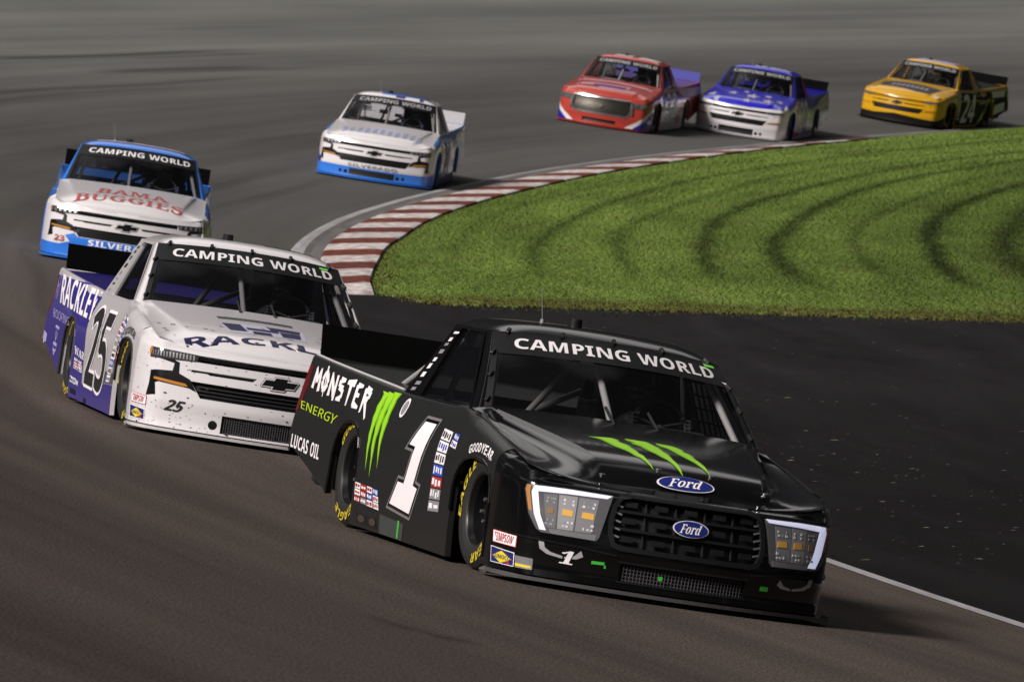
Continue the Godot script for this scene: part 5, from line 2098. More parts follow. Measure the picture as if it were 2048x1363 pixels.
func truck_white_purple() -> void:
	var t := new_truck("race_truck", "scuffed white truck with violet bed and black number 25 behind the black truck", "bowtie", -2.2602, -56.3125, 11.58, 1.0)
	var white := paint("paint_white", Color(0.60, 0.585, 0.61), 0.28)
	var violet := paint("paint_violet", Color(0.038, 0.028, 0.28), 0.3)
	var s := base_spec(white)
	s.bed = violet
	s.lip = mat("arch_dark", Color(0.02, 0.02, 0.022), 0.5)
	s.emblem_rim = white
	s.splitter = white
	build_body(t, s)
	front_bowtie(t, s)
	var ink := vinyl("decal_ink", Color(0.02, 0.02, 0.022))
	var paper := vinyl("decal_white", Color(0.78, 0.75, 0.78))
	side_paint(t, "violet_panel", poly([-3.2, 1.05, -0.66, 1.05, -0.66, 0.84, -0.74, 0.62, -0.62, 0.36, -0.56, 0.17, 0.35, 0.15, 0.40, 0.235, 1.30, 0.262, 1.30, -0.1, -3.2, -0.1]), violet)
	side_paint(t, "grey_stripe", poly([0.36, 0.238, 1.28, 0.266, 1.26, 0.345, 0.40, 0.330]), paint("paint_grey", Color(0.11, 0.11, 0.13), 0.3), 0.0020)
	side_text(t, "side_number", "25", quad4(-0.541, 0.772, 0.441, 0.772, 0.500, 0.150, -0.440, 0.168), ink, 0.0060, null, 0.0, paper, 0.024)
	side_text(t, "sponsor_lettering", "RACKLEY", quad4(-2.475, 0.935, -0.775, 0.880, -0.600, 0.650, -2.287, 0.705), paper, 0.004)
	side_text(t, "sponsor_lettering", "ROOFING", quad4(-2.551, 0.648, -1.626, 0.620, -1.569, 0.560, -2.493, 0.581), vinyl("decal_lilac", Color(0.36, 0.33, 0.55)), 0.004, font_thin)
	side_text(t, "sponsor_lettering", "WAR", quad4(-1.10, 0.432, -0.62, 0.400, -0.60, 0.345, -1.075, 0.370), paper, 0.004, font_serif)
	stickers(t, "team_sticker", quad4(-1.06, 0.350, -0.66, 0.330, -0.60, 0.245, -1.03, 0.262), 2, 3, 21)
	stickers(t, "team_sticker", quad4(-1.13, 0.20, -0.70, 0.185, -0.70, 0.135, -1.12, 0.150), 3, 1, 22)
	for e in both(t):
		var mb := MB.new()
		var q := flip_quad(quad4(-2.30, 0.53, -2.05, 0.52, -2.05, 0.28, -2.30, 0.29), e[0])
		strokes(mb, [[0.1, 0.96, 0.95, 0.96, 1.0, 1.0], [0.5, 0.9, 0.5, 0.45, 0.9, 0.5], [0.25, 0.8, 0.5, 0.5, 0.6, 0.5], [0.75, 0.8, 0.5, 0.5, 0.6, 0.5], [0.1, 0.4, 0.9, 0.4, 1.2, 1.2], [0.15, 0.28, 0.5, 0.05, 0.8, 0.8], [0.85, 0.28, 0.5, 0.05, 0.8, 0.8], [0.2, 0.2, 0.8, 0.2, 0.8, 0.8]], e[1], q, 0.022, 0.004)
		strokes(mb, [[0.0, 0.5, 1.0, 0.5, 1.0, 1.0]], e[1], flip_quad(quad4(-2.88, 0.455, -2.70, 0.44, -2.66, 0.36, -2.84, 0.385), e[0]), 0.07, 0.004)
		var lq := flip_quad(quad4(-2.68, 0.93, -2.50, 0.92, -2.44, 0.70, -2.62, 0.72), e[0])
		strokes(mb, [[0.1, 0.7, 0.55, 1.0, 0.5, 0.5], [0.55, 1.0, 0.95, 0.7, 0.5, 0.5], [0.1, 0.7, 0.5, 0.5, 0.5, 0.5], [0.5, 0.5, 0.95, 0.7, 0.5, 0.5], [0.2, 0.6, 0.25, 0.1, 0.5, 0.5], [0.85, 0.6, 0.6, 0.05, 0.5, 0.5], [0.5, 0.5, 0.45, 0.05, 0.5, 0.5]], e[1], lq, 0.018, 0.0042)
		obj("emblem_decal", mb, vinyl("decal_lilac", Color(0.36, 0.33, 0.55)), t.node)
	stickers(t, "contingency_sticker", quad4(0.84, 0.80, 1.06, 0.79, 0.80, 0.262, 0.60, 0.255), 1, 9, 24)
	stickers(t, "contingency_sticker", quad4(1.06, 0.78, 1.17, 0.77, 0.98, 0.42, 0.86, 0.43), 1, 5, 25)
	wheel_arch_lettering(t, ink)
	pillar_stickers(t, 5, ink)
	side_paint(t, "exhaust_opening", poly([-1.06, 0.11, -0.80, 0.10, -0.78, 0.062, -1.04, 0.068]), mat("grille_dark", Color(0.006, 0.006, 0.007), 0.5), 0.0035)
	side_paint(t, "jack_notch", poly([-0.38, 0.075, -0.25, 0.07, -0.25, 0.03, -0.38, 0.03]), mat("grille_dark", Color(0.006, 0.006, 0.007), 0.5), 0.0035)
	# hood
	var navy := vinyl("decal_hood_navy", Color(0.013, 0.012, 0.055))
	var mb2 := MB.new()
	letter(mb2, "RACKLEY", t.hood, quad4(-0.70, 2.085, 0.66, 2.085, 0.665, 2.205, -0.69, 2.205), 0.004, null, 0.0, 0.08)
	obj("hood_lettering", mb2, navy, t.node)
	var lg := MB.new()
	for p in [[-0.36, 1.62, -0.22, 1.62, -0.20, 1.88, -0.33, 1.88], [-0.02, 1.60, 0.24, 1.58, 0.22, 1.70, 0.0, 1.72], [0.06, 1.74, 0.22, 1.72, 0.20, 1.90, 0.06, 1.92], [-0.19, 1.72, 0.05, 1.72, 0.05, 1.80, -0.19, 1.80], [-0.16, 1.84, -0.02, 1.84, -0.02, 1.94, -0.16, 1.94]]:
		conform(lg, poly(p), t.hood, 0.004, Vector2(0.08, 0.08))
	obj("hood_emblem", lg, navy, t.node)
	var lg2 := MB.new()
	conform(lg2, poly([-0.37, 1.60, 0.27, 1.55, 0.24, 1.95, -0.34, 1.95]), t.hood, 0.002, Vector2(0.08, 0.08))
	obj("hood_emblem", lg2, vinyl("decal_pale_lilac", Color(0.42, 0.41, 0.52)), t.node)
	for k in 3:
		var lv := MB.new()
		conform(lv, rect(-0.36, 1.36 + 0.035 * k, 0.21, 1.375 + 0.035 * k), t.hood, 0.003, Vector2(0.08, 0.08))
		obj("hood_louvre", lv, mat("grille_dark", Color(0.006, 0.006, 0.007), 0.5), t.node)
	# roof panels
	for p in [[-0.30, 0.30, -0.18, 0.30, -0.18, 0.75, -0.30, 0.75], [-0.02, 0.28, 0.10, 0.28, 0.10, 0.75, -0.02, 0.75], [0.18, 0.22, 0.78, 0.22, 0.78, 0.44, 0.18, 0.44], [0.18, 0.55, 0.78, 0.55, 0.78, 0.72, 0.18, 0.72]]:
		var rb := MB.new()
		conform(rb, poly(p), t.roof, 0.003, Vector2(0.1, 0.1))
		obj("roof_marking", rb, vinyl("roof_slate", Color(0.045, 0.045, 0.05)), t.node)
	nose_stickers(t)
	nose_text(t, "nose_number", "25", quad4(-0.80, 0.266, -0.655, 0.266, -0.690, 0.182, -0.825, 0.182), ink, 0.005, null, 0.10)
	var gt := MB.new()
	conform(gt, rect(0.76, 0.925, 0.86, 0.955), t.screen, 0.0045, Vector2(0.2, 0.2))
	obj("green_tape", gt, vinyl("tape_green_bright", Color(0.16, 0.72, 0.08)), t.node)
	# rubber scuffs thrown on the nose
	var r := RandomNumberGenerator.new()
	r.seed = 41
	var sc := MB.new()
	for k in 330:
		var low := r.randf() < 0.65
		var a := r.randf_range(-1.36, 1.3)
		var y := r.randf_range(0.065, 0.24) if low else r.randf_range(0.24, 0.62)
		var sz := r.randf_range(0.0012, 0.0042) * (1.0 if r.randf() < 0.93 else 2.2)
		var pl := PackedVector2Array()
		var tl := r.randf() * TAU
		for j in 5:
			var rad := sz * r.randf_range(0.6, 1.4)
			pl.append(Vector2(a + cos(tl + TAU * j / 5.0) * rad * 1.6, y + sin(tl + TAU * j / 5.0) * rad))
		emit_poly(sc, pl, t.nose, 0.0028)
	for k in 46:
		var a := r.randf_range(-0.86, 0.8)
		var z := r.randf_range(1.55, 2.3)
		var l := r.randf_range(0.004, 0.022)
		emit_poly(sc, PackedVector2Array([Vector2(a, z), Vector2(a + l * 1.5, z + l), Vector2(a + l * 1.3, z + l * 1.6), Vector2(a - l * 0.3, z + l * 0.7)]), t.hood, 0.0045)
	var so := obj("rubber_scuff", sc, vinyl("scuff", Color(0.035, 0.032, 0.032)), t.node)
	so.set_meta("kind", "stuff")


func truck_blue_white() -> void:
	var t := new_truck("race_truck", "truck with white hood and bright blue roof at the left, red 23 on its bumper", "bowtie", -4.76, -90.5561, 2.2, 1.6)
	var white := paint("paint_white", Color(0.60, 0.585, 0.61), 0.28)
	var blue := paint("paint_azure", Color(0.022, 0.155, 0.60), 0.3)
	var s := base_spec(white)
	s.side = blue
	s.roof = blue
	s.cab = blue
	s.bed = blue
	s.splitter = blue
	s.emblem_rim = white
	s.cabin_notes = []
	var note := mat("note_blue", Color(0.05, 0.06, 0.22), 0.6)
	var note2 := mat("note_pink", Color(0.32, 0.12, 0.13), 0.6)
	for q in [[-0.62, 0.22], [-0.35, 0.14], [-0.10, 0.16], [0.10, 0.14]]:
		s.cabin_notes.append([q[0], 1.12, q[1], 0.08, note])
		s.cabin_notes.append([q[0], 1.08, q[1], 0.03, note2])
	build_body(t, s)
	front_bowtie(t, s)
	var red := vinyl("decal_brick", Color(0.34, 0.055, 0.05))
	nose_paint(t, "blue_panel", poly([-1.38, 0.205, -0.80, 0.190, -0.66, 0.235, -0.74, 0.300, -0.62, 0.340, -0.570, 0.300, 0.570, 0.300, 0.62, 0.340, 0.74, 0.300, 0.66, 0.235, 0.80, 0.190, 1.38, 0.205, 1.38, 0.06, -1.38, 0.06]), blue, 0.0016, 0.0, false)
	nose_paint(t, "air_dam_screen", rect(-0.385, 0.085, 0.385, 0.195), mat("grille_dark", Color(0.006, 0.006, 0.007), 0.5), 0.0032, 0.0, false)
	nose_text(t, "nose_lettering", "SILVERADO", box_quad(-0.43, 0.222, 0.43, 0.288), vinyl("decal_white", Color(0.78, 0.75, 0.78)), 0.004)
	nose_text(t, "nose_number", "23", box_quad(-0.87, 0.225, -0.735, 0.292), red, 0.004)
	for l in [["BAMA", quad4(-0.40, 1.40, 0.42, 1.40, 0.46, 1.72, -0.44, 1.72)], ["BUGGIES", quad4(-0.66, 1.83, 0.62, 1.83, 0.63, 2.13, -0.68, 2.13)]]:
		var mb := MB.new()
		letter(mb, l[0], t.hood, l[1], 0.004, font_serif, 0.0, 0.1)
		obj("hood_lettering", mb, red, t.node)
	for p in [[-0.75, 0.20, 0.80, 0.20, 0.80, 0.62, -0.75, 0.62]]:
		var rb := MB.new()
		conform(rb, poly(p), t.roof, 0.003, Vector2(0.1, 0.1))
		obj("roof_marking", rb, vinyl("roof_pale", Color(0.50, 0.40, 0.42)), t.node)
	var rr := MB.new()
	conform(rr, poly([-0.55, 0.30, 0.05, 0.30, 0.05, 0.50, -0.55, 0.50]), t.roof, 0.005, Vector2(0.1, 0.1))
	obj("roof_marking", rr, vinyl("decal_white", Color(0.78, 0.75, 0.78)), t.node)
	side_text(t, "side_number", "23", quad4(-0.54, 0.77, 0.44, 0.77, 0.50, 0.15, -0.44, 0.17), vinyl("decal_white", Color(0.78, 0.75, 0.78)))
	side_paint(t, "white_panel", poly([0.75, 0.95, 1.9, 0.9, 1.9, 0.28, 1.2, 0.30]), white)
	pillar_stickers(t, 8, vinyl("decal_white", Color.WHITE))


func truck_white_sky() -> void:
	var t := new_truck("race_truck", "white truck with sky blue lower bumper whose left wheels touch the striped kerb", "bowtie", -2.1555, -126.9545, -5.70, 1.8)
	var white := paint("paint_white", Color(0.60, 0.585, 0.61), 0.28)
	var sky_ := paint("paint_sky", Color(0.030, 0.17, 0.62), 0.3)
	var purple := vinyl("decal_purple", Color(0.035, 0.02, 0.16))
	var s := base_spec(white)
	s.side = paint("paint_light_blue", Color(0.10, 0.30, 0.72), 0.32)
	s.splitter = sky_
	s.bed = white
	s.banner = mat("banner_grey", Color(0.32, 0.32, 0.34), 0.5)
	s.emblem_rim = white
	s.spoiler = mat("spoiler_pale", Color(0.36, 0.36, 0.39), 0.5)
	s.bars = Color(0.24, 0.23, 0.22)
	var note := mat("note_white", Color(0.50, 0.50, 0.52), 0.6)
	s.cabin_notes = [[-0.55, 1.20, 0.10, 0.08, note], [-0.55, 1.10, 0.14, 0.09, note], [-0.26, 1.08, 0.15, 0.07, note], [0.0, 1.05, 0.13, 0.06, note], [-0.22, 1.22, 0.14, 0.05, note], [0.12, 1.20, 0.14, 0.05, note]]
	build_body(t, s)
	front_bowtie(t, s)
	nose_paint(t, "blue_panel", poly([-1.38, 0.44, -1.20, 0.40, -1.06, 0.225, -0.60, 0.215, 0.60, 0.215, 1.06, 0.225, 1.38, 0.30, 1.38, 0.06, -1.38, 0.06]), sky_, 0.0016, 0.0, false)
	nose_paint(t, "air_dam_screen", rect(-0.385, 0.085, 0.385, 0.190), mat("grille_dark", Color(0.006, 0.006, 0.007), 0.5), 0.0032, 0.0, false)
	nose_text(t, "nose_lettering", "SILVERADO", box_quad(-0.42, 0.232, 0.42, 0.282), vinyl("decal_grey", Color(0.22, 0.22, 0.24)), 0.004)
	nose_paint(t, "purple_patch", poly([-1.20, 0.33, -1.06, 0.33, -0.95, 0.24, -1.12, 0.22]), purple, 0.0034, 0.0, false)
	# faint script on the hood
	var hs := vinyl("decal_dusty_blue", Color(0.24, 0.26, 0.40))
	var mb := MB.new()
	conform(mb, oval(0.05, 1.72, 0.36, 0.26, 28), t.hood, 0.003, Vector2(0.1, 0.08))
	obj("hood_emblem", mb, vinyl("decal_pale_blue", Color(0.40, 0.42, 0.50)), t.node)
	var hb := MB.new()
	for k in 11:
		var x := -0.66 + 0.128 * k
		conform(hb, poly([x, 1.66 + 0.05 * sin(k * 2.1), x + 0.075, 1.60 + 0.04 * sin(k * 1.3), x + 0.085, 1.95, x + 0.02, 2.02 - 0.04 * sin(k * 1.7)]), t.hood, 0.0048, Vector2(0.1, 0.1))
	obj("hood_script", hb, hs, t.node)
	for p in [[-0.35, 0.10, 0.02, 0.10, 0.02, 0.85, -0.35, 0.85, 0], [0.02, 0.12, 0.80, 0.20, 0.80, 0.80, 0.02, 0.80, 0], [0.0, 0.03, 0.22, 0.03, 0.24, 0.14, 0.0, 0.14, 1], [0.58, 0.03, 0.68, 0.03, 0.68, 0.15, 0.58, 0.15, 1]]:
		var rb := MB.new()
		conform(rb, poly(p.slice(0, 8)), t.roof, 0.003 + 0.001 * p[8], Vector2(0.1, 0.1))
		obj("roof_marking", rb, [sky_, purple][p[8]], t.node)
	for q in [[0.66, 0.90, 1.15, 0.86, 0.82, 0.35, 0.36, 0.04, -0.05, 0.04, 0.28, 0.45], [-0.62, 0.88, -0.20, 0.88, -0.36, 0.62, -0.90, 0.35, -1.15, 0.45], [-2.6, 0.98, -1.5, 0.94, -1.3, 0.72, -2.0, 0.74, -2.7, 0.60], [1.0, 0.70, 1.6, 0.76, 1.75, 0.70, 1.76, 0.45, 1.70, 0.56, 1.5, 0.63, 1.2, 0.625, 1.03, 0.57]]:
		side_paint(t, "white_wave", poly(q), white, 0.0020)
	side_paint(t, "purple_skirt", poly([-1.16, 0.20, -0.40, 0.17, 0.55, 0.16, 0.97, 0.22, 0.98, 0.03, -1.16, 0.03]), purple, 0.0028)
	side_text(t, "side_number", "04", quad4(-0.54, 0.76, 0.34, 0.76, 0.40, 0.22, -0.44, 0.22), vinyl("decal_dusty_blue", Color(0.24, 0.26, 0.40)), 0.006, null, 0.0, vinyl("decal_white", Color.WHITE), 0.02)
	stickers(t, "contingency_sticker", quad4(0.60, 0.72, 0.88, 0.71, 0.90, 0.30, 0.66, 0.30), 1, 5, 33, [1.0])


func truck_red() -> void:
	var t := new_truck("race_truck", "red truck with wide chrome grille and blue spoiler beside the starred blue truck", "wide", 2.334, -156.062, -13.73, 2.0)
	var red := paint("paint_red", Color(0.36, 0.040, 0.028), 0.3)
	var s := base_spec(red)
	s.banner = mat("banner_grey", Color(0.32, 0.32, 0.34), 0.5)
	s.openings = openings_of("wide")
	s.spoiler = paint("paint_royal", Color(0.010, 0.008, 0.24), 0.4)
	s.splitter = red
	s.bed = paint("paint_dusty", Color(0.10, 0.03, 0.05), 0.4)
	s.bars = Color(0.30, 0.36, 0.36)
	s.cabin_notes = [[-0.30, 1.10, 0.3, 0.06, mat("note_pink", Color(0.32, 0.12, 0.13), 0.6)], [0.05, 1.08, 0.2, 0.05, mat("note_pink")]]
	build_body(t, s)
	front_wide(t, s)
	var white := paint("paint_white", Color(0.60, 0.585, 0.61), 0.28)
	var royal := paint("paint_royal", Color(0.010, 0.008, 0.24), 0.4)
	nose_paint(t, "white_panel", poly([0.56, 0.065, 1.10, 0.42, 1.38, 0.60, 1.38, 0.065]), white, 0.0016)
	nose_paint(t, "blue_panel", poly([0.72, 0.065, 1.12, 0.36, 1.38, 0.46, 1.38, 0.065]), royal, 0.0030)
	nose_paint(t, "white_badge", oval(1.18, 0.235, 0.10, 0.045), white, 0.0042)
	for g in [[-0.80, 1.20, 0.80, 1.20, 0.78, 1.36, -0.78, 1.36], [-0.72, 1.62, 0.40, 1.55, 0.40, 1.78, -0.70, 1.85], [-0.2, 1.95, 0.6, 1.85, 0.58, 2.0, -0.15, 2.08]]:
		var mb := MB.new()
		conform(mb, poly(g), t.hood, 0.003, Vector2(0.1, 0.1))
		obj("hood_stripe", mb, vinyl("decal_rose", Color(0.40, 0.22, 0.26)), t.node)
	var hv := MB.new()
	conform(hv, poly([-0.35, 1.70, 0.35, 1.66, 0.33, 1.92, -0.33, 1.95]), t.hood, 0.0045, Vector2(0.1, 0.1))
	obj("hood_stripe", hv, vinyl("decal_plum", Color(0.10, 0.025, 0.14)), t.node)
	for p in [[-0.5, 0.15, 0.05, 0.15, 0.05, 0.7, -0.5, 0.7], [0.25, 0.12, 0.85, 0.12, 0.85, 0.7, 0.25, 0.7]]:
		var rb := MB.new()
		conform(rb, poly(p), t.roof, 0.003, Vector2(0.1, 0.1))
		obj("roof_marking", rb, vinyl("roof_pale", Color(0.50, 0.40, 0.42)), t.node)
	side_paint(t, "white_panel", poly([0.97, 0.42, 0.72, 0.78, -0.35, 0.50, -1.17, 0.42, -1.17, 0.03, 0.98, 0.03]), white, 0.0018)
	side_paint(t, "white_panel", poly([-0.55, 0.90, -2.8, 0.98, -2.8, 0.72, -1.1, 0.68]), vinyl("decal_rose_white", Color(0.62, 0.50, 0.55)), 0.0018)
	side_paint(t, "blue_panel", poly([0.90, 0.50, 0.62, 0.72, 0.48, 0.45, 0.80, 0.30]), royal, 0.0030)
	for y in [0.60, 0.50, 0.40]:
		side_paint(t, "flag_stripe", poly([-0.62, y + 0.03, -1.6, y + 0.05, -1.6, y + 0.01, -0.64, y - 0.015]), red if y != 0.50 else white, 0.0030)
	side_paint(t, "red_swirl", oval(-0.72, 0.25, 0.22, 0.10), red, 0.0032)
	side_text(t, "side_number", "32", quad4(-0.50, 0.82, 0.46, 0.80, 0.50, 0.26, -0.44, 0.28), vinyl("decal_white", Color(0.78, 0.75, 0.78)), 0.006, null, 0.0, royal, 0.03)
	stickers(t, "contingency_sticker", quad4(0.62, 0.76, 0.86, 0.75, 0.88, 0.40, 0.66, 0.40), 1, 4, 36, [1.0])


func star(cx: float, cy: float, r: float) -> PackedVector2Array:
	var p := PackedVector2Array()
	for i in 10:
		var a := TAU * i / 10.0 - PI / 2
		var k := r if i % 2 == 0 else r * 0.42
		p.append(Vector2(cx + k * cos(a), cy + k * sin(a) * 1.6))
	return p


func truck_stars() -> void:
	var t := new_truck("race_truck", "deep blue truck with white stars on its hood and white lower nose beside the grass", "bowtie", 5.2619, -159.9232, -13.09, 2.0)
	var blue := paint("paint_ultra", Color(0.012, 0.010, 0.40), 0.28)
	var white := paint("paint_white", Color(0.60, 0.585, 0.61), 0.28)
	var s := base_spec(blue)
	s.banner = mat("banner_grey", Color(0.32, 0.32, 0.34), 0.5)
	s.nose = white
	s.splitter = white
	s.duct = white
	s.emblem_rim = white
	s.cabin_notes = [[-0.42, 1.10, 0.16, 0.10, mat("note_white", Color(0.50, 0.50, 0.52), 0.6)], [-0.10, 1.07, 0.16, 0.09, mat("note_white")], [0.14, 1.06, 0.08, 0.06, mat("note_white")]]
	build_body(t, s)
	front_bowtie(t, s)
	var pale := vinyl("decal_star", Color(0.34, 0.33, 0.42))
	for q in [[-0.72, 1.75, 0.13], [-0.55, 2.12, 0.10], [-0.32, 1.55, 0.12], [0.12, 1.66, 0.17], [0.10, 2.10, 0.10], [0.50, 1.85, 0.13], [0.42, 1.40, 0.10], [0.72, 1.60, 0.09], [-0.08, 1.30, 0.08]]:
		var mb := MB.new()
		conform(mb, star(q[0], q[1], q[2]), t.hood, 0.0035, Vector2(0.12, 0.12))
		obj("hood_star", mb, pale, t.node)
	for p in [[-0.30, 0.15, 0.10, 0.15, 0.10, 0.6, -0.30, 0.6], [0.16, 0.15, 0.80, 0.15, 0.80, 0.6, 0.16, 0.6]]:
		var rb := MB.new()
		conform(rb, poly(p), t.roof, 0.003, Vector2(0.1, 0.1))
		obj("roof_marking", rb, vinyl("roof_mauve", Color(0.32, 0.32, 0.50)), t.node)
	side_paint(t, "white_panel", poly([1.76, 0.78, 1.2, 0.86, 0.20, 0.82, -0.10, 0.55, 0.0, 0.16, 0.5, 0.12, 1.0, 0.03, 1.8, 0.03]), white, 0.0018)
	side_paint(t, "white_skirt", poly([-1.17, 0.12, 0.98, 0.11, 0.98, 0.03, -1.17, 0.03]), white, 0.0026)
	side_paint(t, "white_flash", poly([-0.30, 0.66, -0.45, 0.20, -0.95, 0.18, -1.12, 0.45, -0.75, 0.38, -0.62, 0.60]), white, 0.0020)
	side_paint(t, "white_flash", poly([-1.80, 0.40, -2.90, 0.64, -2.88, 0.42, -1.80, 0.18]), white, 0.0020)
	side_paint(t, "red_panel", poly([0.95, 0.22, 0.40, 0.16, 0.30, 0.10, 0.96, 0.06]), vinyl("decal_red", Color(0.36, 0.03, 0.03)), 0.0034)
	side_text(t, "side_number", "30", quad4(-0.42, 0.84, 0.34, 0.82, 0.42, 0.24, -0.36, 0.26), vinyl("decal_white", Color(0.78, 0.75, 0.78)), 0.006, null, 0.0, blue, 0.028)
	stickers(t, "contingency_sticker", quad4(0.55, 0.72, 0.84, 0.71, 0.88, 0.26, 0.60, 0.26), 1, 5, 38, [1.0])
	for e in [t.cab_l, t.cab_r]:
		var mb := MB.new()
		conform(mb, poly([-0.69, 0.885, -0.42, 0.885, -0.33, 1.32, -0.46, 1.32]), e, 0.002, Vector2(0.1, 0.1))
		obj("red_pillar_wrap", mb, vinyl("decal_red", Color(0.36, 0.03, 0.03)), t.node)


func truck_gold() -> void:
	var t := new_truck("race_truck", "farthest truck, yellow with black bed and big white number 24 beside the grass", "bowtie", 9.6456, -172.4152, -22.01, 2.0)
	var gold := paint("paint_gold", Color(0.50, 0.27, 0.006), 0.28)
	var black := mat("wrap_soot", Color(0.006, 0.006, 0.006), 0.55, 0.0, 0.0, 0.25)
	var s := base_spec(gold)
	s.bed = black
	s.splitter = black
	s.duct = gold
	s.banner = mat("banner_grey", Color(0.32, 0.32, 0.34), 0.5)
	s.bars_front = gold
	s.emblem_rim = gold
	s.tow_holes = false
	s.tail_lamp = mat("tail_mint", Color(0.16, 0.45, 0.30), 0.3)
	build_body(t, s)
	front_bowtie(t, s)
	nose_paint(t, "black_panel", poly([-1.38, 0.30, -1.0, 0.20, -0.55, 0.19, 0.0, 0.24, 0.60, 0.20, 1.0, 0.19, 1.38, 0.30, 1.38, 0.06, -1.38, 0.06]), black, 0.0016, 0.0, false)
	var hb := MB.new()
	conform(hb, poly([-0.70, 1.45, -0.45, 1.30, 0.70, 1.35, 0.62, 2.00, 0.30, 2.08, -0.30, 1.92, -0.62, 1.92]), t.hood, 0.003, Vector2(0.1, 0.1))
	obj("hood_panel", hb, vinyl("decal_soot", Color(0.02, 0.02, 0.024)), t.node)
	var hw := MB.new()
	for k in 8:
		var x := -0.42 + 0.115 * k
		conform(hw, poly([x, 1.56, x + 0.07, 1.55, x + 0.075, 1.78, x + 0.01, 1.79]), t.hood, 0.0045, Vector2(0.1, 0.1))
	obj("hood_script", hw, vinyl("decal_grey", Color(0.22, 0.22, 0.24)), t.node)
	var rb := MB.new()
	conform(rb, poly([-0.55, 0.10, 0.72, 0.16, 0.72, 0.75, -0.55, 0.75]), t.roof, 0.003, Vector2(0.1, 0.1))
	obj("roof_marking", rb, vinyl("roof_mauve", Color(0.32, 0.32, 0.50)), t.node)
	side_paint(t, "black_panel", poly([-3.0, 1.05, -0.70, 1.05, -0.60, 0.80, 0.55, 0.84, 0.84, 0.60, 0.98, 0.42, 0.98, 0.03, -3.0, -0.1]), black, 0.0018)
	side_paint(t, "yellow_line", poly([0.98, 0.085, 0.98, 0.04, -0.60, 0.04, -0.95, 0.20, -1.25, 0.66, -1.45, 0.74, -1.40, 0.68, -1.16, 0.50, -0.80, 0.22, -0.58, 0.085]), gold, 0.0030)
	var paper := vinyl("decal_white", Color(0.78, 0.75, 0.78))
	side_text(t, "side_number", "24", quad4(-0.50, 0.80, 0.52, 0.80, 0.60, 0.14, -0.42, 0.14), paper, 0.006, null, 0.08, black, 0.02)
	side_paint(t, "white_block", poly([-2.52, 0.86, -1.55, 0.84, -1.60, 0.70, -2.50, 0.72]), paper, 0.0030)
	side_paint(t, "white_block", poly([-0.68, 0.62, -1.15, 0.66, -1.18, 0.58, -0.70, 0.55]), vinyl("decal_grey", Color(0.22, 0.22, 0.24)), 0.0034)
	side_paint(t, "sponsor_badge", oval(-0.98, 0.80, 0.20, 0.07), gold, 0.0030)
	side_paint(t, "white_block", poly([-1.80, 0.52, -2.55, 0.60, -2.60, 0.40, -1.80, 0.30]), paper, 0.0030)
	stickers(t, "contingency_sticker", quad4(0.66, 0.74, 0.90, 0.73, 0.92, 0.20, 0.70, 0.20), 1, 6, 39, [1.0])


# ---------------------------------------------------------------- the drivers, seen through the windshields
func field_mesh(mb: MB, bones: Array, cell: float, soft: float) -> void:  # bones: a, b, radius a, radius b
	var pad := cell * 2.0 + soft
	var vals := {}
	var lo := Vector3i(1 << 20, 1 << 20, 1 << 20)
	var mark := {}
	for bn in bones:
		var rmax: float = maxf(bn[2], bn[3]) + pad
		var mn: Vector3 = bn[0].min(bn[1]) - Vector3.ONE * rmax
		var mx: Vector3 = bn[0].max(bn[1]) + Vector3.ONE * rmax
		for i in range(int(floor(mn.x / cell)), int(ceil(mx.x / cell)) + 1):
			for j in range(int(floor(mn.y / cell)), int(ceil(mx.y / cell)) + 1):
				for k in range(int(floor(mn.z / cell)), int(ceil(mx.z / cell)) + 1):
					var key := Vector3i(i, j, k)
					var d := capsule(Vector3(key) * cell, bn)
					if vals.has(key):
						var o: float = vals[key]
						var h := maxf(soft - absf(o - d), 0.0) / soft
						vals[key] = minf(o, d) - h * h * soft * 0.25
					else:
						vals[key] = d
	var at := {}
	var corners := [Vector3i(0, 0, 0), Vector3i(1, 0, 0), Vector3i(0, 1, 0), Vector3i(1, 1, 0), Vector3i(0, 0, 1), Vector3i(1, 0, 1), Vector3i(0, 1, 1), Vector3i(1, 1, 1)]
	var edges := [[0, 1], [2, 3], [4, 5], [6, 7], [0, 2], [1, 3], [4, 6], [5, 7], [0, 4], [1, 5], [2, 6], [3, 7]]
	for key in vals:
		var v := PackedFloat32Array()
		var neg := 0
		for c in corners:
			var d: float = vals.get(key + c, 1.0)
			v.append(d)
			if d < 0.0:
				neg += 1
		if neg == 0 or neg == 8:
			continue
		var sum := Vector3.ZERO
		var n := 0
		for e in edges:
			var a: float = v[e[0]]
			var b: float = v[e[1]]
			if (a < 0.0) != (b < 0.0):
				sum += Vector3(corners[e[0]]).lerp(Vector3(corners[e[1]]), a / (a - b))
				n += 1
		var g := Vector3(v[1] + v[3] + v[5] + v[7] - v[0] - v[2] - v[4] - v[6], v[2] + v[3] + v[6] + v[7] - v[0] - v[1] - v[4] - v[5], v[4] + v[5] + v[6] + v[7] - v[0] - v[1] - v[2] - v[3])
		at[key] = [(Vector3(key) + sum / n) * cell, g.normalized()]
	for key in at:
		for ax in 3:
			var u := Vector3i.ZERO
			var w := Vector3i.ZERO
			var x := Vector3i.ZERO
			x[ax] = 1
			u[(ax + 1) % 3] = 1
			w[(ax + 2) % 3] = 1
			var a: float = vals.get(key, 1.0)
			var b: float = vals.get(key + x, 1.0)
			if (a < 0.0) == (b < 0.0):
				continue
			if at.has(key - u) and at.has(key - w) and at.has(key - u - w):
				var p = [at[key], at[key - u], at[key - u - w], at[key - w]]
				mb.tri(p[0][0], p[1][0], p[2][0], p[0][1], p[1][1], p[2][1])
				mb.tri(p[0][0], p[2][0], p[3][0], p[0][1], p[2][1], p[3][1])


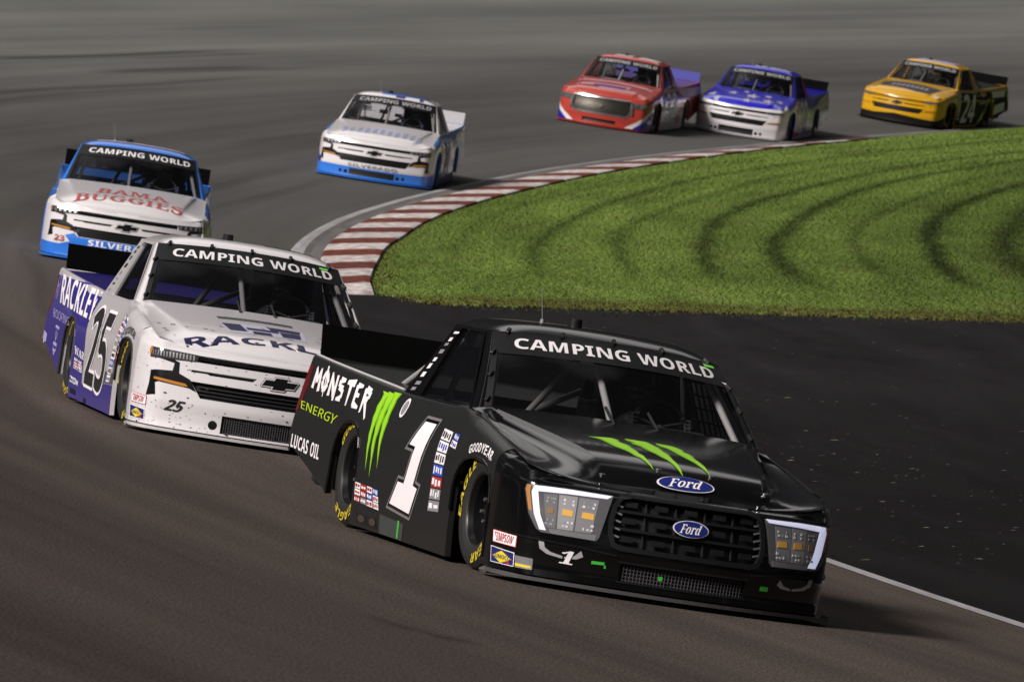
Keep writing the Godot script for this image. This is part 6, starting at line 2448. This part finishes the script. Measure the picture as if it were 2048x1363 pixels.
func capsule(p: Vector3, bn: Array) -> float:
	var ab: Vector3 = bn[1] - bn[0]
	var t := clampf((p - bn[0]).dot(ab) / maxf(ab.length_squared(), 1e-9), 0.0, 1.0)
	return (p - bn[0] - ab * t).length() - lerpf(bn[2], bn[3], t)


func build_drivers() -> void:
	# seated pose in the truck's own axes, about the seat at x 0.36
	var hip := Vector3(0.36, 0.60, -0.14)
	var neck := Vector3(0.36, 1.00, -0.24)
	var body := MB.new()
	var bones := [[hip, Vector3(0.36, 0.78, -0.21), 0.15, 0.145], [Vector3(0.36, 0.78, -0.21), Vector3(0.36, 0.92, -0.23), 0.145, 0.15], [neck, Vector3(0.36, 1.12, -0.18), 0.062, 0.085]]
	var hands := []
	for sx in [-1.0, 1.0]:
		var sh := Vector3(0.36 + 0.19 * sx, 0.95, -0.21)
		var el := Vector3(0.36 + 0.27 * sx, 0.80, 0.06)
		var wr := Vector3(0.36 + 0.175 * sx, 0.955, 0.31)
		bones.append([Vector3(0.36 + 0.06 * sx, 0.95, -0.22), sh, 0.09, 0.075])
		bones.append([sh, el, 0.066, 0.05])
		bones.append([el, wr, 0.05, 0.036])
		bones.append([hip + Vector3(0.09 * sx, 0, 0), Vector3(0.36 + 0.14 * sx, 0.68, 0.30), 0.085, 0.062])
		bones.append([Vector3(0.36 + 0.14 * sx, 0.68, 0.30), Vector3(0.36 + 0.12 * sx, 0.48, 0.62), 0.058, 0.042])
		bones.append([Vector3(0.36 + 0.12 * sx, 0.48, 0.62), Vector3(0.36 + 0.12 * sx, 0.54, 0.74), 0.042, 0.035])
		var h := []
		var grip := Vector3(0.36 + 0.165 * sx, 0.955, 0.395)
		h.append([wr, grip + Vector3(0.012 * sx, 0.0, -0.035), 0.030, 0.032])
		for k in 4:
			var base := grip + Vector3(0.020 * sx, 0.034 - 0.022 * k, -0.012 + 0.008 * k)
			var mid := base + Vector3(-0.006 * sx, 0.0, 0.034)
			var tip := base + Vector3(-0.036 * sx, 0.0, 0.026 + 0.002 * (k % 2))
			h.append([grip + Vector3(0.012 * sx, 0.02 - 0.014 * k, -0.03), base, 0.014, 0.010])
			h.append([base, mid, 0.010, 0.009])
			h.append([mid, tip, 0.009, 0.008])
		h.append([grip + Vector3(-0.004 * sx, 0.01, -0.04), grip + Vector3(-0.03 * sx, 0.036, -0.012), 0.013, 0.010])
		h.append([grip + Vector3(-0.03 * sx, 0.036, -0.012), grip + Vector3(-0.026 * sx, 0.044, 0.02), 0.010, 0.008])
		hands.append(h)
	field_mesh(body, bones, 0.017, 0.05)
	for h in hands:
		field_mesh(body, h, 0.006, 0.006)
	var suit_mesh := body.mesh()
	var shell := MB.new()
	var hc := Vector3(0.36, 1.135, -0.165)
	shell.ellipsoid(hc, Vector3(0.122, 0.135, 0.150), 28, 18)
	shell.ellipsoid(hc + Vector3(0, -0.055, 0.055), Vector3(0.092, 0.075, 0.098), 24, 12)
	var shell_mesh := shell.mesh()
	var vis := MB.new()
	for i in 14:
		for j in 5:
			var q := []
			for k in [[0, 0], [1, 0], [1, 1], [0, 1]]:
				var a: float = lerpf(-1.15, 1.15, (i + k[0]) / 14.0)
				var b: float = lerpf(-0.12, 0.36, (j + k[1]) / 5.0)
				q.append(hc + Vector3(sin(a) * cos(b) * 0.126, sin(b) * 0.140, cos(a) * cos(b) * 0.156))
			vis.fquad(q[0], q[1], q[2], q[3], hc)
	var vis_mesh := vis.mesh()
	var looks := [["racing driver in black suit and dark helmet steering the nearest black truck", Color(0.015, 0.015, 0.016), Color(0.05, 0.05, 0.055)],
		["racing driver in dark helmet at the wheel of the white and violet truck", Color(0.02, 0.02, 0.03), Color(0.03, 0.03, 0.04)],
		["racing driver in helmet seated in the blue roofed truck at the left", Color(0.02, 0.03, 0.06), Color(0.05, 0.05, 0.06)],
		["racing driver in blue helmet seated in the white truck at the kerb", Color(0.02, 0.04, 0.09), Color(0.02, 0.07, 0.16)],
		["racing driver in dark suit inside the red chrome grille truck", Color(0.03, 0.02, 0.02), Color(0.05, 0.02, 0.02)],
		["racing driver in dark suit inside the starred blue truck", Color(0.02, 0.02, 0.05), Color(0.03, 0.03, 0.06)],
		["racing driver in dark suit inside the farthest yellow truck", Color(0.02, 0.02, 0.02), Color(0.03, 0.025, 0.02)]]
	for i in 7:
		var n := Node3D.new()
		name_it(n, "person", self)
		add_child(n)
		n.transform = truck_at[i]
		tag(n, looks[i][0], "person", "drivers in the race trucks")
		for part in [["suit", suit_mesh, mat("suit_%d" % i, looks[i][1], 0.7)], ["helmet", shell_mesh, mat("helmet_%d" % i, looks[i][2], 0.15, 0.0, 0.6)], ["visor", vis_mesh, mat("visor", Color(0.01, 0.01, 0.012), 0.05, 0.2, 0.5)]]:
			var o := MeshInstance3D.new()
			o.mesh = part[1]
			o.material_override = part[2]
			name_it(o, part[0], n)
			n.add_child(o, true)
